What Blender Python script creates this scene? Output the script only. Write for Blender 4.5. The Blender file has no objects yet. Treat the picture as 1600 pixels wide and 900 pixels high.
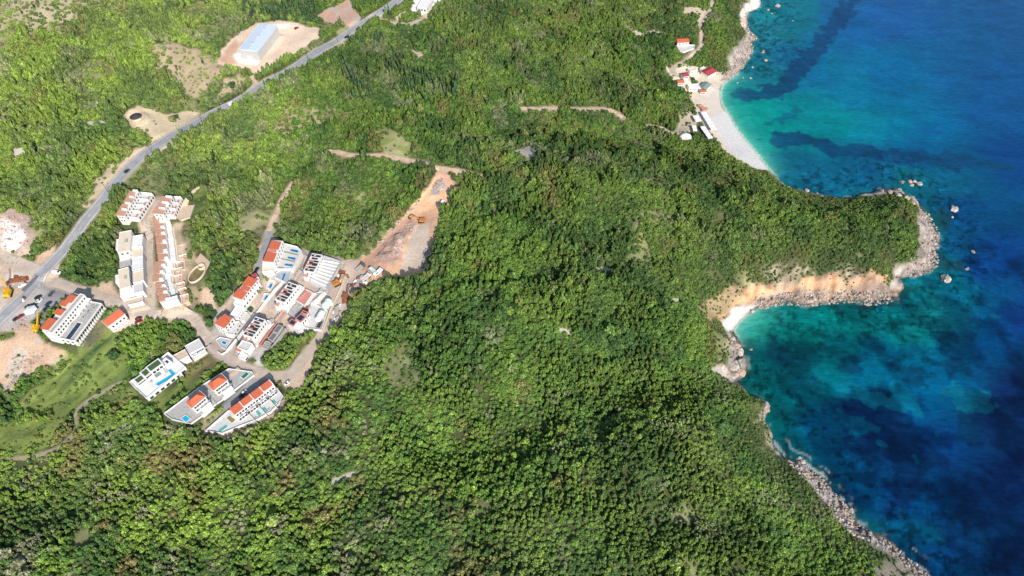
import bpy, bmesh, math, random
import numpy as np
from mathutils import Vector, Matrix

random.seed(7)
RNG = np.random.default_rng(11)
scene = bpy.context.scene
COL = scene.collection

# ------------------------------------------------------------------ camera model
CAMZ = 400.0
PITCH = math.radians(52.0)
FPX = 1067.0                      # focal length in pixels of the 1600 px wide photograph
FWD = np.array([0, math.cos(PITCH), -math.sin(PITCH)])
UPV = np.array([0, math.sin(PITCH), math.cos(PITCH)])

def ray(u, v):
    u = np.asarray(u, float); v = np.asarray(v, float)
    return np.stack([(u - 800) / FPX,
                     FWD[1] + UPV[1] * (450 - v) / FPX,
                     FWD[2] + UPV[2] * (450 - v) / FPX], -1)

def at_z(u, v, z):
    d = ray(u, v)
    t = (z - CAMZ) / d[..., 2]
    return np.stack([d[..., 0] * t, d[..., 1] * t], -1)

def project(x, y, z):
    p = np.stack([x, y, z - CAMZ], -1)
    dep = p @ FWD
    return 800 + FPX * p[..., 0] / dep, 450 - FPX * (p @ UPV) / dep, dep

# ------------------------------------------------------------------ noise
_T = np.random.default_rng(3).random((256, 256))
def vnoise(x, y, seed=0):
    x = x + seed * 37.13; y = y + seed * 71.77
    xi = np.floor(x).astype(int); yi = np.floor(y).astype(int)
    fx = x - xi; fy = y - yi
    fx = fx * fx * (3 - 2 * fx); fy = fy * fy * (3 - 2 * fy)
    a = _T[xi & 255, yi & 255]; b = _T[(xi + 1) & 255, yi & 255]
    c = _T[xi & 255, (yi + 1) & 255]; d = _T[(xi + 1) & 255, (yi + 1) & 255]
    return (a * (1 - fx) + b * fx) * (1 - fy) + (c * (1 - fx) + d * fx) * fy
def fbm(x, y, scale, octs=4, seed=0):
    s = 0; a = 1; t = 0
    for i in range(octs):
        f = 2 ** i / scale
        s = s + a * vnoise(x * f, y * f, seed + i * 5); t += a; a *= 0.5
    return s / t
def sstep(a, b, x):
    t = np.clip((x - a) / (b - a), 0, 1)
    return t * t * (3 - 2 * t)

def in_poly(px, py, poly):
    poly = np.asarray(poly, float)
    res = np.zeros(px.shape, bool)
    bb = (px >= poly[:, 0].min()) & (px <= poly[:, 0].max()) & (py >= poly[:, 1].min()) & (py <= poly[:, 1].max())
    idx = np.nonzero(bb)
    X = px[idx]; Y = py[idx]; r = np.zeros(X.shape, bool)
    n = len(poly)
    for i in range(n):
        x1, y1 = poly[i]; x2, y2 = poly[(i + 1) % n]
        if y1 == y2: continue
        c = ((y1 > Y) != (y2 > Y)) & (X < (x2 - x1) * (Y - y1) / (y2 - y1) + x1)
        r ^= c
    res[idx] = r
    return res
def dist_line(px, py, line, closed=False, maxd=None):
    line = np.asarray(line, float)
    best = np.full(px.shape, 1e9)
    n = len(line)
    for i in range(n if closed else n - 1):
        a = line[i]; b = line[(i + 1) % n]
        ab = b - a; L = float(ab @ ab) + 1e-9
        if maxd is not None:
            lo = np.minimum(a, b) - maxd; hi = np.maximum(a, b) + maxd
            idx = np.nonzero((px > lo[0]) & (px < hi[0]) & (py > lo[1]) & (py < hi[1]))
            X = px[idx]; Y = py[idx]
        else:
            idx = slice(None); X = px; Y = py
        t = np.clip(((X - a[0]) * ab[0] + (Y - a[1]) * ab[1]) / L, 0, 1)
        d = np.hypot(X - a[0] - t * ab[0], Y - a[1] - t * ab[1])
        best[idx] = np.minimum(best[idx], d)
    return best

# ------------------------------------------------------------------ coast (photo pixels lying at sea level)
COAST = [(1420,-330),(1330,-200),(1250,-110),(1200,-40),(1186,0),(1186,10),(1170,20),(1166,36),(1168,48),(1182,62),(1174,70),(1172,86),(1162,98),(1152,114),
 (1138,124),(1128,132),(1124,146),(1127,164),(1138,180),(1152,204),(1168,224),(1186,246),(1199,263),(1214,280),(1230,292),(1252,300),
 (1282,305),(1312,310),(1340,306),(1366,300),(1382,297),(1398,295),(1416,302),(1430,306),(1436,318),(1446,332),(1453,345),(1462,360),(1466,374),(1456,390),
 (1463,404),(1461,414),(1448,425),(1420,433),(1408,436),(1413,450),(1395,469),(1359,473),(1320,468),(1290,472),(1260,474),(1224,472),
 (1182,480),(1155,501),(1144,516),(1152,527),(1159,545),(1161,564),(1162,582),(1153,597),(1170,612),(1191,627),(1201,639),(1198,657),
 (1210,690),(1225,714),(1248,722),(1262,731),(1288,752),(1306,774),(1330,794),(1338,816),(1369,837),(1399,854),(1429,880),(1450,900),
 (1500,950),(1570,1020),(1680,1120),(1900,1300)]
coast_w = at_z([p[0] for p in COAST], [p[1] for p in COAST], 0.0)
land_poly = np.vstack([coast_w, [[3000, -3000], [-9000, -3000], [-9000, 9000], [coast_w[0, 0], 9000]]])

# zones along the coast: pixel, bare rock band (m), rise length, beach amount, toe width of rubble
ZONES = [((1186,-20),9,22,0,3),((1168,48),8,22,0,3),((1165,98),15,26,0,6),((1130,128),12,60,1,0),((1126,164),10,60,1,0),((1160,214),10,60,1,0),((1192,255),5,50,.8,0),
 ((1225,290),2.5,40,0,0),((1300,308),2.5,42,0,0),((1380,298),8,36,0,1),((1425,304),10,28,0,1),((1455,350),9,16,0,4),((1463,390),10,12,0,5),((1440,428),9,8,0,3),
 ((1395,468),8,9,0,6),((1320,468),8,9,0,7),((1240,473),8,9,0,7),((1185,478),11,12,.1,6),((1148,506),8,24,.7,1),((1155,545),9,28,0,3),((1160,580),11,30,0,3),
 ((1175,615),2,34,0,0),((1200,645),3,34,0,0),((1200,670),1.5,40,0,0),((1220,708),4,45,0,0),((1262,731),8,60,0,1),((1306,774),10,60,0,2),((1336,812),9,60,0,2),((1400,855),9,60,0,1),((1450,900),16,60,0,0),((1600,1050),15,60,0,0)]
zw = at_z([z[0][0] for z in ZONES], [z[0][1] for z in ZONES], 0.0)
zv = np.array([z[1:] for z in ZONES], float)
def zone_vals(x, y):
    num = 0; den = 0
    for k in range(len(zw)):
        w = 1.0 / (((x - zw[k, 0]) ** 2 + (y - zw[k, 1]) ** 2) + 40.0) ** 2
        num = num + w[..., None] * zv[k]; den = den + w
    return num / den[..., None]

# interior relief: pixel and elevation
ELEV = [(1330,355,28),(1230,350,40),(1130,330,50),(1425,370,13),(1000,330,58),(900,290,62),(800,270,62),(700,330,58),(640,380,55),(1390,410,15),(1280,420,19),
 (1180,440,21),(1100,440,38),(1050,500,44),(1100,560,34),(1000,540,52),(1080,180,10),(1030,200,22),(1050,120,14),(1100,115,8),(980,150,36),(1070,68,20),(1130,50,22),(1000,40,38),
 (800,180,52),(700,60,66),(850,60,54),(500,150,66),(560,240,62),(620,230,60),(430,400,54),(380,520,50),(300,560,47),(440,600,46),(240,590,44),(110,500,54),(200,420,57),
 (260,400,56),(60,450,58),(20,480,59),(330,180,68),(450,108,72),(600,10,76),(410,70,75),(50,100,92),(0,0,105),(0,300,74),(150,320,66),(100,180,80),(250,60,84),
 (100,640,40),(0,640,42),(100,740,40),(100,850,44),(400,750,46),(600,600,54),(800,600,54),(600,800,52),(900,740,60),(1000,850,52),(800,880,50),(1130,800,46),(1080,660,60),(1150,690,42),
 (1250,840,32),(1000,680,62),(750,450,58),(900,440,55),(-150,400,75),(-150,700,44),(-200,100,100),(500,-100,85),(900,-100,60),(1120,-80,35),(300,1000,44),(900,1000,50),(1300,1000,35)]
ew = np.array([at_z(e[0], e[1], e[2]) for e in ELEV]); ez = np.array([e[2] for e in ELEV], float)
GULLY = [at_z(u, v, z) for (u, v, z) in [(640,705,46),(760,675,49),(880,640,50),(1000,602,46),(1080,587,37),(1140,588,16)]]
GULLY2 = [at_z(u, v, z) for (u, v, z) in [(700,205,52),(820,200,46),(930,200,40),(1020,185,26)]]
GULLY3 = [at_z(u, v, z) for (u, v, z) in [(480,320,56),(560,330,54),(620,300,56)]]

def base_height(x, y):
    """elevation before building pads, signed coast distance and zone values"""
    d = dist_line(x, y, coast_w)
    d = np.where(in_poly(x, y, land_poly), d, -d)
    zvv = zone_vals(x, y)
    band, L, beach, toe = [zvv[..., i] for i in range(4)]
    jit = (fbm(x, y, 9.0, 3, 21) - 0.5) * 7.0 * (1 - np.clip(beach * 1.3, 0, 0.95))
    dj = d + jit * sstep(30, 4, np.abs(d))
    num = 0; den = 0
    for k in range(len(ew)):
        w = 1.0 / (((x - ew[k, 0]) ** 2 + (y - ew[k, 1]) ** 2) + 500.0) ** 1.6
        num = num + w * ez[k]; den = den + w
    I = num / den
    g = dist_line(x, y, GULLY)
    I = I - 8 * np.exp(-(g / 26.0) ** 2) + 2 * np.exp(-((g - 60) / 34.0) ** 2)
    I = I - 6 * np.exp(-(dist_line(x, y, GULLY2) / 26.0) ** 2)
    I = I - 5 * np.exp(-(dist_line(x, y, GULLY3) / 22.0) ** 2)
    I = I + (fbm(x, y, 60, 3, 1) - 0.5) * 13 + (fbm(x, y, 16, 2, 9) - .5) * 1.6
    dd = np.maximum(dj - toe, 0)
    up = I * (1 - np.exp(-dd / L)) + 0.16 * np.clip(dj, 0, toe + .01)
    flat = np.clip(dj, 0, 26) * 0.085 + np.maximum(dj - 26, 0) * 0.35
    up = np.where(dj > 0, up * (1 - beach) + np.minimum(up, flat) * beach, 0)
    rock = sstep(band * 1.25 + .1, band * 0.7, dj) * sstep(-1, 1.0, dj) * (1 - np.clip(beach * 1.4, 0, 1))
    rid = np.abs(fbm(x, y, 5.0, 3, 33) - 0.5) * 2
    up = up + rock * ((0.45 - rid) * 3.2 + (fbm(x, y, 2.6, 2, 40) - .5) * 1.6) * sstep(0, 5, dj + 1)
    H = np.where(dj > 0, up + 0.05, np.maximum(dj * 0.18, -14))
    return H, dj, band, beach, rock

# ------------------------------------------------------------------ grid
def axis(lo, hi, step, far):
    a = list(np.arange(lo, hi + .01, step))
    s = step; x = hi
    while x < far: s *= 1.35; x += s; a.append(x)
    s = step; x = lo
    while x > -far: s *= 1.35; x -= s; a.insert(0, x)
    return np.array(a)
GX = axis(-640, 640, 1.3, 6000)
GY = axis(40, 800, 1.3, 6000)
XX, YY = np.meshgrid(GX, GY)
H, DJ, BAND, BEACH, ROCK = base_height(XX, YY)
LAND_FAR = None

def sample(A, x, y):
    x = np.asarray(x, float); y = np.asarray(y, float)
    fx = np.interp(x, GX, np.arange(len(GX))); fy = np.interp(y, GY, np.arange(len(GY)))
    i = np.clip(fx.astype(int), 0, len(GX) - 2); j = np.clip(fy.astype(int), 0, len(GY) - 2)
    a = fx - i; b = fy - j
    return (A[j, i] * (1 - a) + A[j, i + 1] * a) * (1 - b) + (A[j + 1, i] * (1 - a) + A[j + 1, i + 1] * a) * b

def hit(u, v, off=0.0):
    """where the ray of a photo pixel meets the terrain raised by off: x, y, ground z"""
    u = np.atleast_1d(np.asarray(u, float)); v = np.atleast_1d(np.asarray(v, float))
    d = ray(u, v)
    t0 = (130 - CAMZ) / d[:, 2]; t1 = (-1 - CAMZ) / d[:, 2]
    res = t1.copy(); done = np.zeros(u.shape, bool)
    for k in range(241):
        t = t0 + (t1 - t0) * k / 240
        below = CAMZ + d[:, 2] * t < np.maximum(sample(H, d[:, 0] * t, d[:, 1] * t), 0) + off
        new = below & ~done
        res = np.where(new, t, res); done |= below
    lo = res - (t1 - t0) / 240; hi = res
    for k in range(14):
        m = (lo + hi) / 2
        b = CAMZ + d[:, 2] * m < np.maximum(sample(H, d[:, 0] * m, d[:, 1] * m), 0) + off
        hi = np.where(b, m, hi); lo = np.where(b, lo, m)
    x = d[:, 0] * hi; y = d[:, 1] * hi
    return np.stack([x, y, np.maximum(sample(H, x, y), 0)], -1)
def W(px, off=0.0):
    """photo pixels -> list of world ground points"""
    return hit([p[0] for p in px], [p[1] for p in px], off)
def W1(u, v, off=0.0): return hit(u, v, off)[0]

# ------------------------------------------------------------------ materials
def new_mat(name):
    m = bpy.data.materials.new(name); m.use_nodes = True
    nt = m.node_tree; b = nt.nodes['Principled BSDF']
    return m, nt, b
def mat(name, col, rough=0.8, var=0.12, scale=0.6, bump=0.0, spec=0.3, metal=0.0, detail=4.0):
    m, nt, b = new_mat(name)
    tc = nt.nodes.new('ShaderNodeTexCoord'); n = nt.nodes.new('ShaderNodeTexNoise')
    n.inputs['Scale'].default_value = scale; n.inputs['Detail'].default_value = detail
    g = nt.nodes.new('ShaderNodeNewGeometry')
    nt.links.new(g.outputs['Position'], n.inputs['Vector'])
    cr = nt.nodes.new('ShaderNodeValToRGB')
    c = np.array(col)
    cr.color_ramp.elements[0].position = .3; cr.color_ramp.elements[1].position = .7
    cr.color_ramp.elements[0].color = (*np.clip(c * (1 - var), 0, 1), 1)
    cr.color_ramp.elements[1].color = (*np.clip(c * (1 + var), 0, 1), 1)
    nt.links.new(n.outputs['Fac'], cr.inputs['Fac'])
    nt.links.new(cr.outputs['Color'], b.inputs['Base Color'])
    b.inputs['Roughness'].default_value = rough; b.inputs['Metallic'].default_value = metal
    b.inputs['Specular IOR Level'].default_value = spec
    if bump:
        bp = nt.nodes.new('ShaderNodeBump'); bp.inputs['Strength'].default_value = bump
        nt.links.new(n.outputs['Fac'], bp.inputs['Height']); nt.links.new(bp.outputs['Normal'], b.inputs['Normal'])
    return m
def tile_mat(name, col):
    m, nt, b = new_mat(name)
    g = nt.nodes.new('ShaderNodeNewGeometry')
    w = nt.nodes.new('ShaderNodeTexWave'); w.inputs['Scale'].default_value = .9; w.inputs['Distortion'].default_value = .6
    w.bands_direction = 'DIAGONAL'
    n = nt.nodes.new('ShaderNodeTexNoise'); n.inputs['Scale'].default_value = 1.6; n.inputs['Detail'].default_value = 5
    nt.links.new(g.outputs['Position'], w.inputs['Vector']); nt.links.new(g.outputs['Position'], n.inputs['Vector'])
    c = np.array(col)
    cr = nt.nodes.new('ShaderNodeValToRGB')
    cr.color_ramp.elements[0].position = .3; cr.color_ramp.elements[1].position = .72
    cr.color_ramp.elements[0].color = (*(c * .72), 1); cr.color_ramp.elements[1].color = (*np.clip(c * 1.15, 0, 1), 1)
    nt.links.new(n.outputs['Fac'], cr.inputs['Fac'])
    mx = nt.nodes.new('ShaderNodeMix'); mx.data_type = 'RGBA'; mx.blend_type = 'MULTIPLY'
    mx.inputs['Factor'].default_value = .25
    nt.links.new(cr.outputs['Color'], mx.inputs['A']); nt.links.new(w.outputs['Color'], mx.inputs['B'])
    nt.links.new(mx.outputs['Result'], b.inputs['Base Color'])
    b.inputs['Roughness'].default_value = .85
    return m
M = {}
M['white'] = mat('white_render', (.76, .745, .715), .85, .10, .35, detail=7)
M['cream'] = mat('cream_render', (.72, .60, .46), .9, .07, .5)
M['tan'] = mat('sand_concrete', (.60, .46, .34), .9, .12, .7)
M['concrete'] = mat('grey_concrete', (.42, .40, .38), .9, .14, .6)
M['deck'] = mat('pale_paving', (.60, .58, .56), .85, .07, .6)
M['greydeck'] = mat('grey_paving', (.40, .42, .45), .85, .10, .6)
M['darkconc'] = mat('dark_slab', (.17, .16, .18), .9, .15, .7)
M['tile'] = tile_mat('terracotta_tiles', (.66, .155, .07))
M['tile2'] = tile_mat('faded_terracotta_tiles', (.62, .33, .22))
M['tilered'] = tile_mat('crimson_roof_sheet', (.47, .06, .07))
M['pink'] = mat('salmon_render', (.60, .24, .19), .85, .1, .6)
M['glass'] = mat('dark_glass', (.03, .035, .045), .2, .3, .8, spec=.6)
M['panel'] = mat('dark_roof_panel', (.045, .042, .045), .35, .25, 1.2, spec=.4)
M['solar'] = mat('blue_solar_cells', (.03, .04, .08), .3, .3, 2.5, spec=.5)
M['poolblue'] = mat('blue_pool_water', (.0, .17, .45), .12, .12, 1.2, spec=.5)
M['poolcyan'] = mat('cyan_pool_water', (.02, .40, .62), .12, .12, 1.0, spec=.5)
M['poolgreen'] = mat('green_pool_water', (.10, .40, .33), .15, .12, 1.0, spec=.5)
M['poolteal'] = mat('deep_green_pool_water', (.02, .18, .12), .15, .12, 1.0, spec=.5)
M['poolnavy'] = mat('navy_pool_water', (.006, .04, .085), .12, .12, 1.0, spec=.5)
M['poololive'] = mat('olive_pool_water', (.24, .20, .07), .3, .15, 1.0, spec=.4)
M['turf'] = mat('green_roof_turf', (.06, .12, .04), .95, .3, 1.5)
M['asphalt'] = mat('asphalt', (.33, .335, .345), .9, .16, .16, bump=.05, detail=9)
M['lane'] = mat('concrete_lane', (.50, .41, .34), .9, .16, .18, detail=9)
M['street'] = mat('grey_street', (.32, .32, .33), .9, .15, .2, detail=8)
M['grasspath'] = mat('worn_grass_path', (.30, .28, .14), .95, .35, .4, detail=8)
M['dirt'] = mat('dirt_track', (.58, .42, .30), .95, .25, .3, detail=8)
M['paint'] = mat('white_road_paint', (.78, .78, .76), .7, .05, 1)
M['blueroof'] = mat('pale_blue_metal_roof', (.56, .66, .78), .45, .03, .2, spec=.4)
M['greymetal'] = mat('grey_cladding', (.52, .51, .50), .6, .05, .3)
M['darkcar'] = mat('dark_car_paint', (.02, .024, .035), .25, .2, 1, spec=.6)
M['bluecar'] = mat('blue_car_paint', (.015, .035, .11), .25, .2, 1, spec=.6)
M['redcar'] = mat('red_car_paint', (.30, .02, .03), .3, .15, 1, spec=.6)
M['maroon'] = mat('maroon_car_paint', (.14, .03, .04), .3, .15, 1, spec=.6)
M['whitecar'] = mat('white_car_paint', (.78, .78, .78), .3, .05, 1, spec=.5)
M['greycar'] = mat('grey_car_paint', (.10, .11, .12), .3, .1, 1, spec=.5)
M['rubber'] = mat('black_rubber', (.02, .02, .02), .9, .1, 2)
M['yellow'] = mat('yellow_machine_paint', (.70, .40, .02), .5, .1, 1)
M['orange'] = mat('orange_machine_paint', (.46, .20, .045), .5, .12, 1)
M['rust'] = mat('rusty_steel', (.30, .11, .05), .85, .35, .8)
M['mint'] = mat('mint_plastic', (.55, .72, .66), .5, .08, .8)
M['tarp'] = mat('white_canopy_fabric', (.84, .84, .83), .7, .03, .5)
M['greenroof'] = mat('grey_green_roof', (.22, .29, .25), .8, .12, .8)
M['darkroof'] = mat('charcoal_roof', (.05, .05, .055), .8, .25, 1)
M['rockpale'] = mat('pale_limestone', (.46, .40, .35), .95, .32, .5, bump=.5, detail=9)
M['rockgrey'] = mat('weathered_limestone', (.30, .27, .245), .95, .4, .6, bump=.6, detail=9)
M['rockpink'] = mat('pinkish_limestone', (.42, .31, .24), .95, .3, .7, bump=.5, detail=9)
M['bark'] = mat('tree_bark', (.10, .075, .05), .95, .3, 3)

# ------------------------------------------------------------------ object helpers
def tag(o, label=None, cat=None, group=None, kind=None):
    if label: o['label'] = label
    if cat: o['category'] = cat
    if group: o['group'] = group
    if kind: o['kind'] = kind
    return o
def empty(name, loc, label, cat, group=None, rz=0.0):
    o = bpy.data.objects.new(name, None); COL.objects.link(o)
    o.location = loc; o.rotation_euler = (0, 0, rz); o.empty_display_size = .5
    return tag(o, label, cat, group)
class MB:
    def __init__(s): s.v = []; s.f = []; s.mi = []
    def add(s, vs, fs, mi=0):
        n = len(s.v); s.v += [tuple(map(float, p)) for p in vs]
        for f in fs: s.f.append(tuple(n + i for i in f)); s.mi.append(mi)
    def hexa(s, b, t, mi=0):
        s.add(list(b) + list(t), [(3, 2, 1, 0), (4, 5, 6, 7), (0, 1, 5, 4), (1, 2, 6, 5), (2, 3, 7, 6), (3, 0, 4, 7)], mi)
    def box(s, F, x0, x1, y0, y1, z0, z1, mi=0):
        c = [(x0, y0), (x1, y0), (x1, y1), (x0, y1)]
        s.hexa([F(a, b, z0) for a, b in c], [F(a, b, z1) for a, b in c], mi)
    def prism(s, pts, z0, z1, mi=0):
        n = len(pts)
        area = sum(pts[i][0] * pts[(i + 1) % n][1] - pts[(i + 1) % n][0] * pts[i][1] for i in range(n))
        if area < 0: pts = pts[::-1]
        vs = [(p[0], p[1], z0) for p in pts] + [(p[0], p[1], z1) for p in pts]
        s.add(vs, [tuple(range(n))[::-1], tuple(range(n, 2 * n))] + [(i, (i + 1) % n, n + (i + 1) % n, n + i) for i in range(n)], mi)
    def tube(s, a, b, r0, r1=None, n=8, mi=0):
        a = Vector(a); b = Vector(b); r1 = r0 if r1 is None else r1
        ax = (b - a).normalized(); q = ax.orthogonal().normalized(); w = ax.cross(q)
        vs = []
        for P, r in ((a, r0), (b, r1)):
            for i in range(n):
                t = 2 * math.pi * i / n; vs.append(P + q * (r * math.cos(t)) + w * (r * math.sin(t)))
        s.add(vs, [tuple(range(n))[::-1], tuple(range(n, 2 * n))] + [(i, (i + 1) % n, n + (i + 1) % n, n + i) for i in range(n)], mi)
    def mesh(s, name, mats, off=(0, 0, 0)):
        me = bpy.data.meshes.new(name)
        v = [(p[0] - off[0], p[1] - off[1], p[2] - off[2]) for p in s.v]
        me.from_pydata(v, [], s.f)
        for m in (mats if isinstance(mats, (list, tuple)) else [mats]): me.materials.append(m)
        if len(me.polygons): me.polygons.foreach_set('material_index', s.mi)
        bm = bmesh.new(); bm.from_mesh(me); bmesh.ops.recalc_face_normals(bm, faces=bm.faces); bm.to_mesh(me); bm.free()
        me.update()
        return me
    def build(s, name, mats, parent=None, off=(0, 0, 0), label=None):
        o = bpy.data.objects.new(name, s.mesh(name, mats, off)); COL.objects.link(o)
        if parent: o.parent = parent
        if label: o['label'] = label
        return o

def frame_px(p0, p1, p2, z):
    """right-angled frame from three photo pixels at height z: returns F(x,y,z), length, width, corners"""
    a = at_z(*p0, z); b = at_z(*p1, z); c = at_z(*p2, z)
    ex = (b - a); L = float(np.hypot(*ex)); ex = ex / L
    ey = np.array([-ex[1], ex[0]]); w = float((c - a) @ ey)
    if w < 0: ey = -ey; w = -w
    a = a + ex * float((c - a) @ ex) * 0.5 if abs(float((c - a) @ ex)) < 3 else a
    def F(x, y, zz): return (a[0] + ex[0] * x + ey[0] * y, a[1] + ex[1] * x + ey[1] * y, zz)
    return F, L, w

FOOT = []          # footprints (world polygons) kept clear of trees
PADS = []          # (polygon, z, feather)
def pad(poly, z, feather=3.0):
    PADS.append((poly, z, feather)); FOOT.append(poly)

# every building is declared first (footprint and height), so that the ground can be levelled under it, and modelled afterwards
LATER = []
class Bld:
    def __init__(s, name, label, cat, group=None, ref=None, h=0.0, z=None, sink=0.0):
        s.name, s.label, s.cat, s.group = name, label, cat, group
        s.pz = (W1(ref[0], ref[1], h)[2] if z is None else z) - sink
        s.ops = []; LATER.append(s); s.root = None
    def rect(s, p0, p1, p2, h, padit=True):
        F, L, w = frame_px(p0, p1, p2, s.pz + h)
        if padit: pad([F(-1, -1, 0)[:2], F(L + 1, -1, 0)[:2], F(L + 1, w + 1, 0)[:2], F(-1, w + 1, 0)[:2]], s.pz)
        return F, L, w
    def poly(s, pxs, h, padit=True):
        P = [tuple(at_z(u, v, s.pz + h)) for u, v in pxs]
        if padit: pad(P, s.pz)
        return P
    def make_root(s, F, L, w):
        c = F(L / 2, w / 2, s.pz); s.root = empty(s.name, c, s.label, s.cat, s.group); s.off = c
    def put(s, mb, name, mats, parent=None, label=None):
        if parent is not None and parent is not s.root:
            return mb.build(name, mats, parent, s.off, label)
        return mb.build(name, mats, s.root, s.off, label)

def windows(B, F, L, w, side, cols, floors, z0, ww=1.1, wh=1.4, fh=3.0, glass='glass', x0=None, x1=None):
    """rows of windows: each a glass box with a projecting white surround"""
    n = 0
    span = (L if side in 'fb' else w)
    a = 0.6 if x0 is None else x0; b = span - .6 if x1 is None else x1
    for fl in range(floors):
        for c in range(cols):
            t = a + (b - a) * (c + .5) / cols
            zz = z0 + fl * fh + .9
            mb = MB()
            def bx(t0, t1, d0, d1, za, zb, mi):
                if side == 'f': mb.box(F, t0, t1, w + d0, w + d1, za, zb, mi)
                elif side == 'b': mb.box(F, t0, t1, -d1, -d0, za, zb, mi)
                elif side == 'l': mb.box(F, -d1, -d0, t0, t1, za, zb, mi)
                else: mb.box(F, L + d0, L + d1, t0, t1, za, zb, mi)
            bx(t - ww / 2, t + ww / 2, .0, .03, zz, zz + wh, 0)
            bx(t - ww / 2 - .12, t - ww / 2, .0, .09, zz, zz + wh, 1)
            bx(t + ww / 2, t + ww / 2 + .12, .0, .09, zz, zz + wh, 1)
            bx(t - ww / 2 - .12, t + ww / 2 + .12, .0, .14, zz - .1, zz, 1)
            B.put(mb, 'window', [M[glass], M['white']]); n += 1

def flat_block(B, F, L, w, zb, zt, wallmat, roofmat, par=.5, name='wall', lab=None):
    mb = MB(); mb.box(F, 0, L, 0, w, zb, zt)
    wl = B.put(mb, name, M[wallmat], label=lab)
    r = MB(); r.box(F, .25, L - .25, .25, w - .25, zt, zt + .06)
    B.put(r, 'roof', M[roofmat])
    if par:
        p = MB(); t = .25
        p.box(F, 0, L, 0, t, zt, zt + par); p.box(F, 0, L, w - t, w, zt, zt + par)
        p.box(F, 0, t, t, w - t, zt, zt + par); p.box(F, L - t, L, t, w - t, zt, zt + par)
        B.put(p, 'parapet', M[wallmat])
    return wl
def hip_roof(B, F, x0, x1, y0, y1, z, h, m, hip=True, oh=.35, trim=True, ridge=.5):
    mb = MB(); x0 -= oh; x1 += oh; y0 -= oh; y1 += oh
    w = y1 - y0; ins = min(w / 2, (x1 - x0) * .45) if hip else 0.0
    yr = y0 + w * ridge
    v = [F(x0, y0, z), F(x1, y0, z), F(x1, y1, z), F(x0, y1, z), F(x0 + ins, yr, z + h), F(x1 - ins, yr, z + h)]
    mb.add(v, [(0, 1, 5, 4), (2, 3, 4, 5), (1, 2, 5), (3, 0, 4), (3, 2, 1, 0)])
    r = B.put(mb, 'roof', M[m])
    if trim:
        t = MB(); k = .18
        for a in ((x0 - k, x1 + k, y0 - k, y0), (x0 - k, x1 + k, y1, y1 + k), (x0 - k, x0, y0, y1), (x1, x1 + k, y0, y1)):
            t.box(F, *a, z - .2, z + .08)
        B.put(t, 'eave', M['white'])
    return r
def shed_roof(B, F, x0, x1, y0, y1, z, h, m):
    """slopes down towards +y"""
    mb = MB()
    mb.hexa([F(x0, y0, z), F(x1, y0, z), F(x1, y1, z), F(x0, y1, z)], [F(x0, y0, z + h), F(x1, y0, z + h), F(x1, y1, z + .12), F(x0, y1, z + .12)])
    return B.put(mb, 'roof', M[m])
def pool(B, pxs, z, m, coping='white', cw=.45):
    P = [np.array(at_z(u, v, z)) for u, v in pxs]
    c = sum(P) / len(P)
    out = [p + (p - c) / np.linalg.norm(p - c) * cw * 1.4 for p in P]
    mb = MB(); n = len(P)
    for i in range(n):
        j = (i + 1) % n
        mb.hexa([(*P[i], z), (*P[j], z), (*out[j], z), (*out[i], z)], [(*P[i], z + .14), (*P[j], z + .14), (*out[j], z + .14), (*out[i], z + .14)])
    o = B.put(mb, 'pool', M[coping])
    wt = MB(); wt.add([(*p, z + .09) for p in P], [tuple(range(n))])
    B.put(wt, 'water', M[m], o)
def terrace(B, P, zt, m='deck', par=.7, wall='white', skip=(), drop=4.0):
    mb = MB(); mb.prism([tuple(p) for p in P], B.pz - drop, zt)
    t = B.put(mb, 'terrace', M[m])
    if par:
        w = MB(); n = len(P)
        c = np.mean(np.array(P), 0)
        for i in range(n):
            if i in skip: continue
            a = np.array(P[i]); b = np.array(P[(i + 1) % n])
            d = (b - a) / np.linalg.norm(b - a); nn = np.array([-d[1], d[0]])
            if (c - a) @ nn < 0: nn = -nn
            a2 = a - nn * .02; b2 = b - nn * .02
            w.hexa([(*a2, B.pz - drop), (*b2, B.pz - drop), (*(b2 + nn * .3), B.pz - drop), (*(a2 + nn * .3), B.pz - drop)],
                   [(*a2, zt + par), (*b2, zt + par), (*(b2 + nn * .3), zt + par), (*(a2 + nn * .3), zt + par)])
        B.put(w, 'terrace_wall', M[wall])
    return t
def furniture(B, F, items, z, m='greydeck', h=.4):
    """each sunbed or table on a terrace is a part of its own"""
    for (x, y, a, b, nm) in items:
        mb = MB(); mb.box(F, x, x + a, y, y + b, z + h * .4, z + h)
        for dx in (.05, a - .15):
            for dy in (.05, b - .15): mb.box(F, x + dx, x + dx + .1, y + dy, y + dy + .1, z, z + h * .4)
        B.put(mb, nm, M[m])

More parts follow.
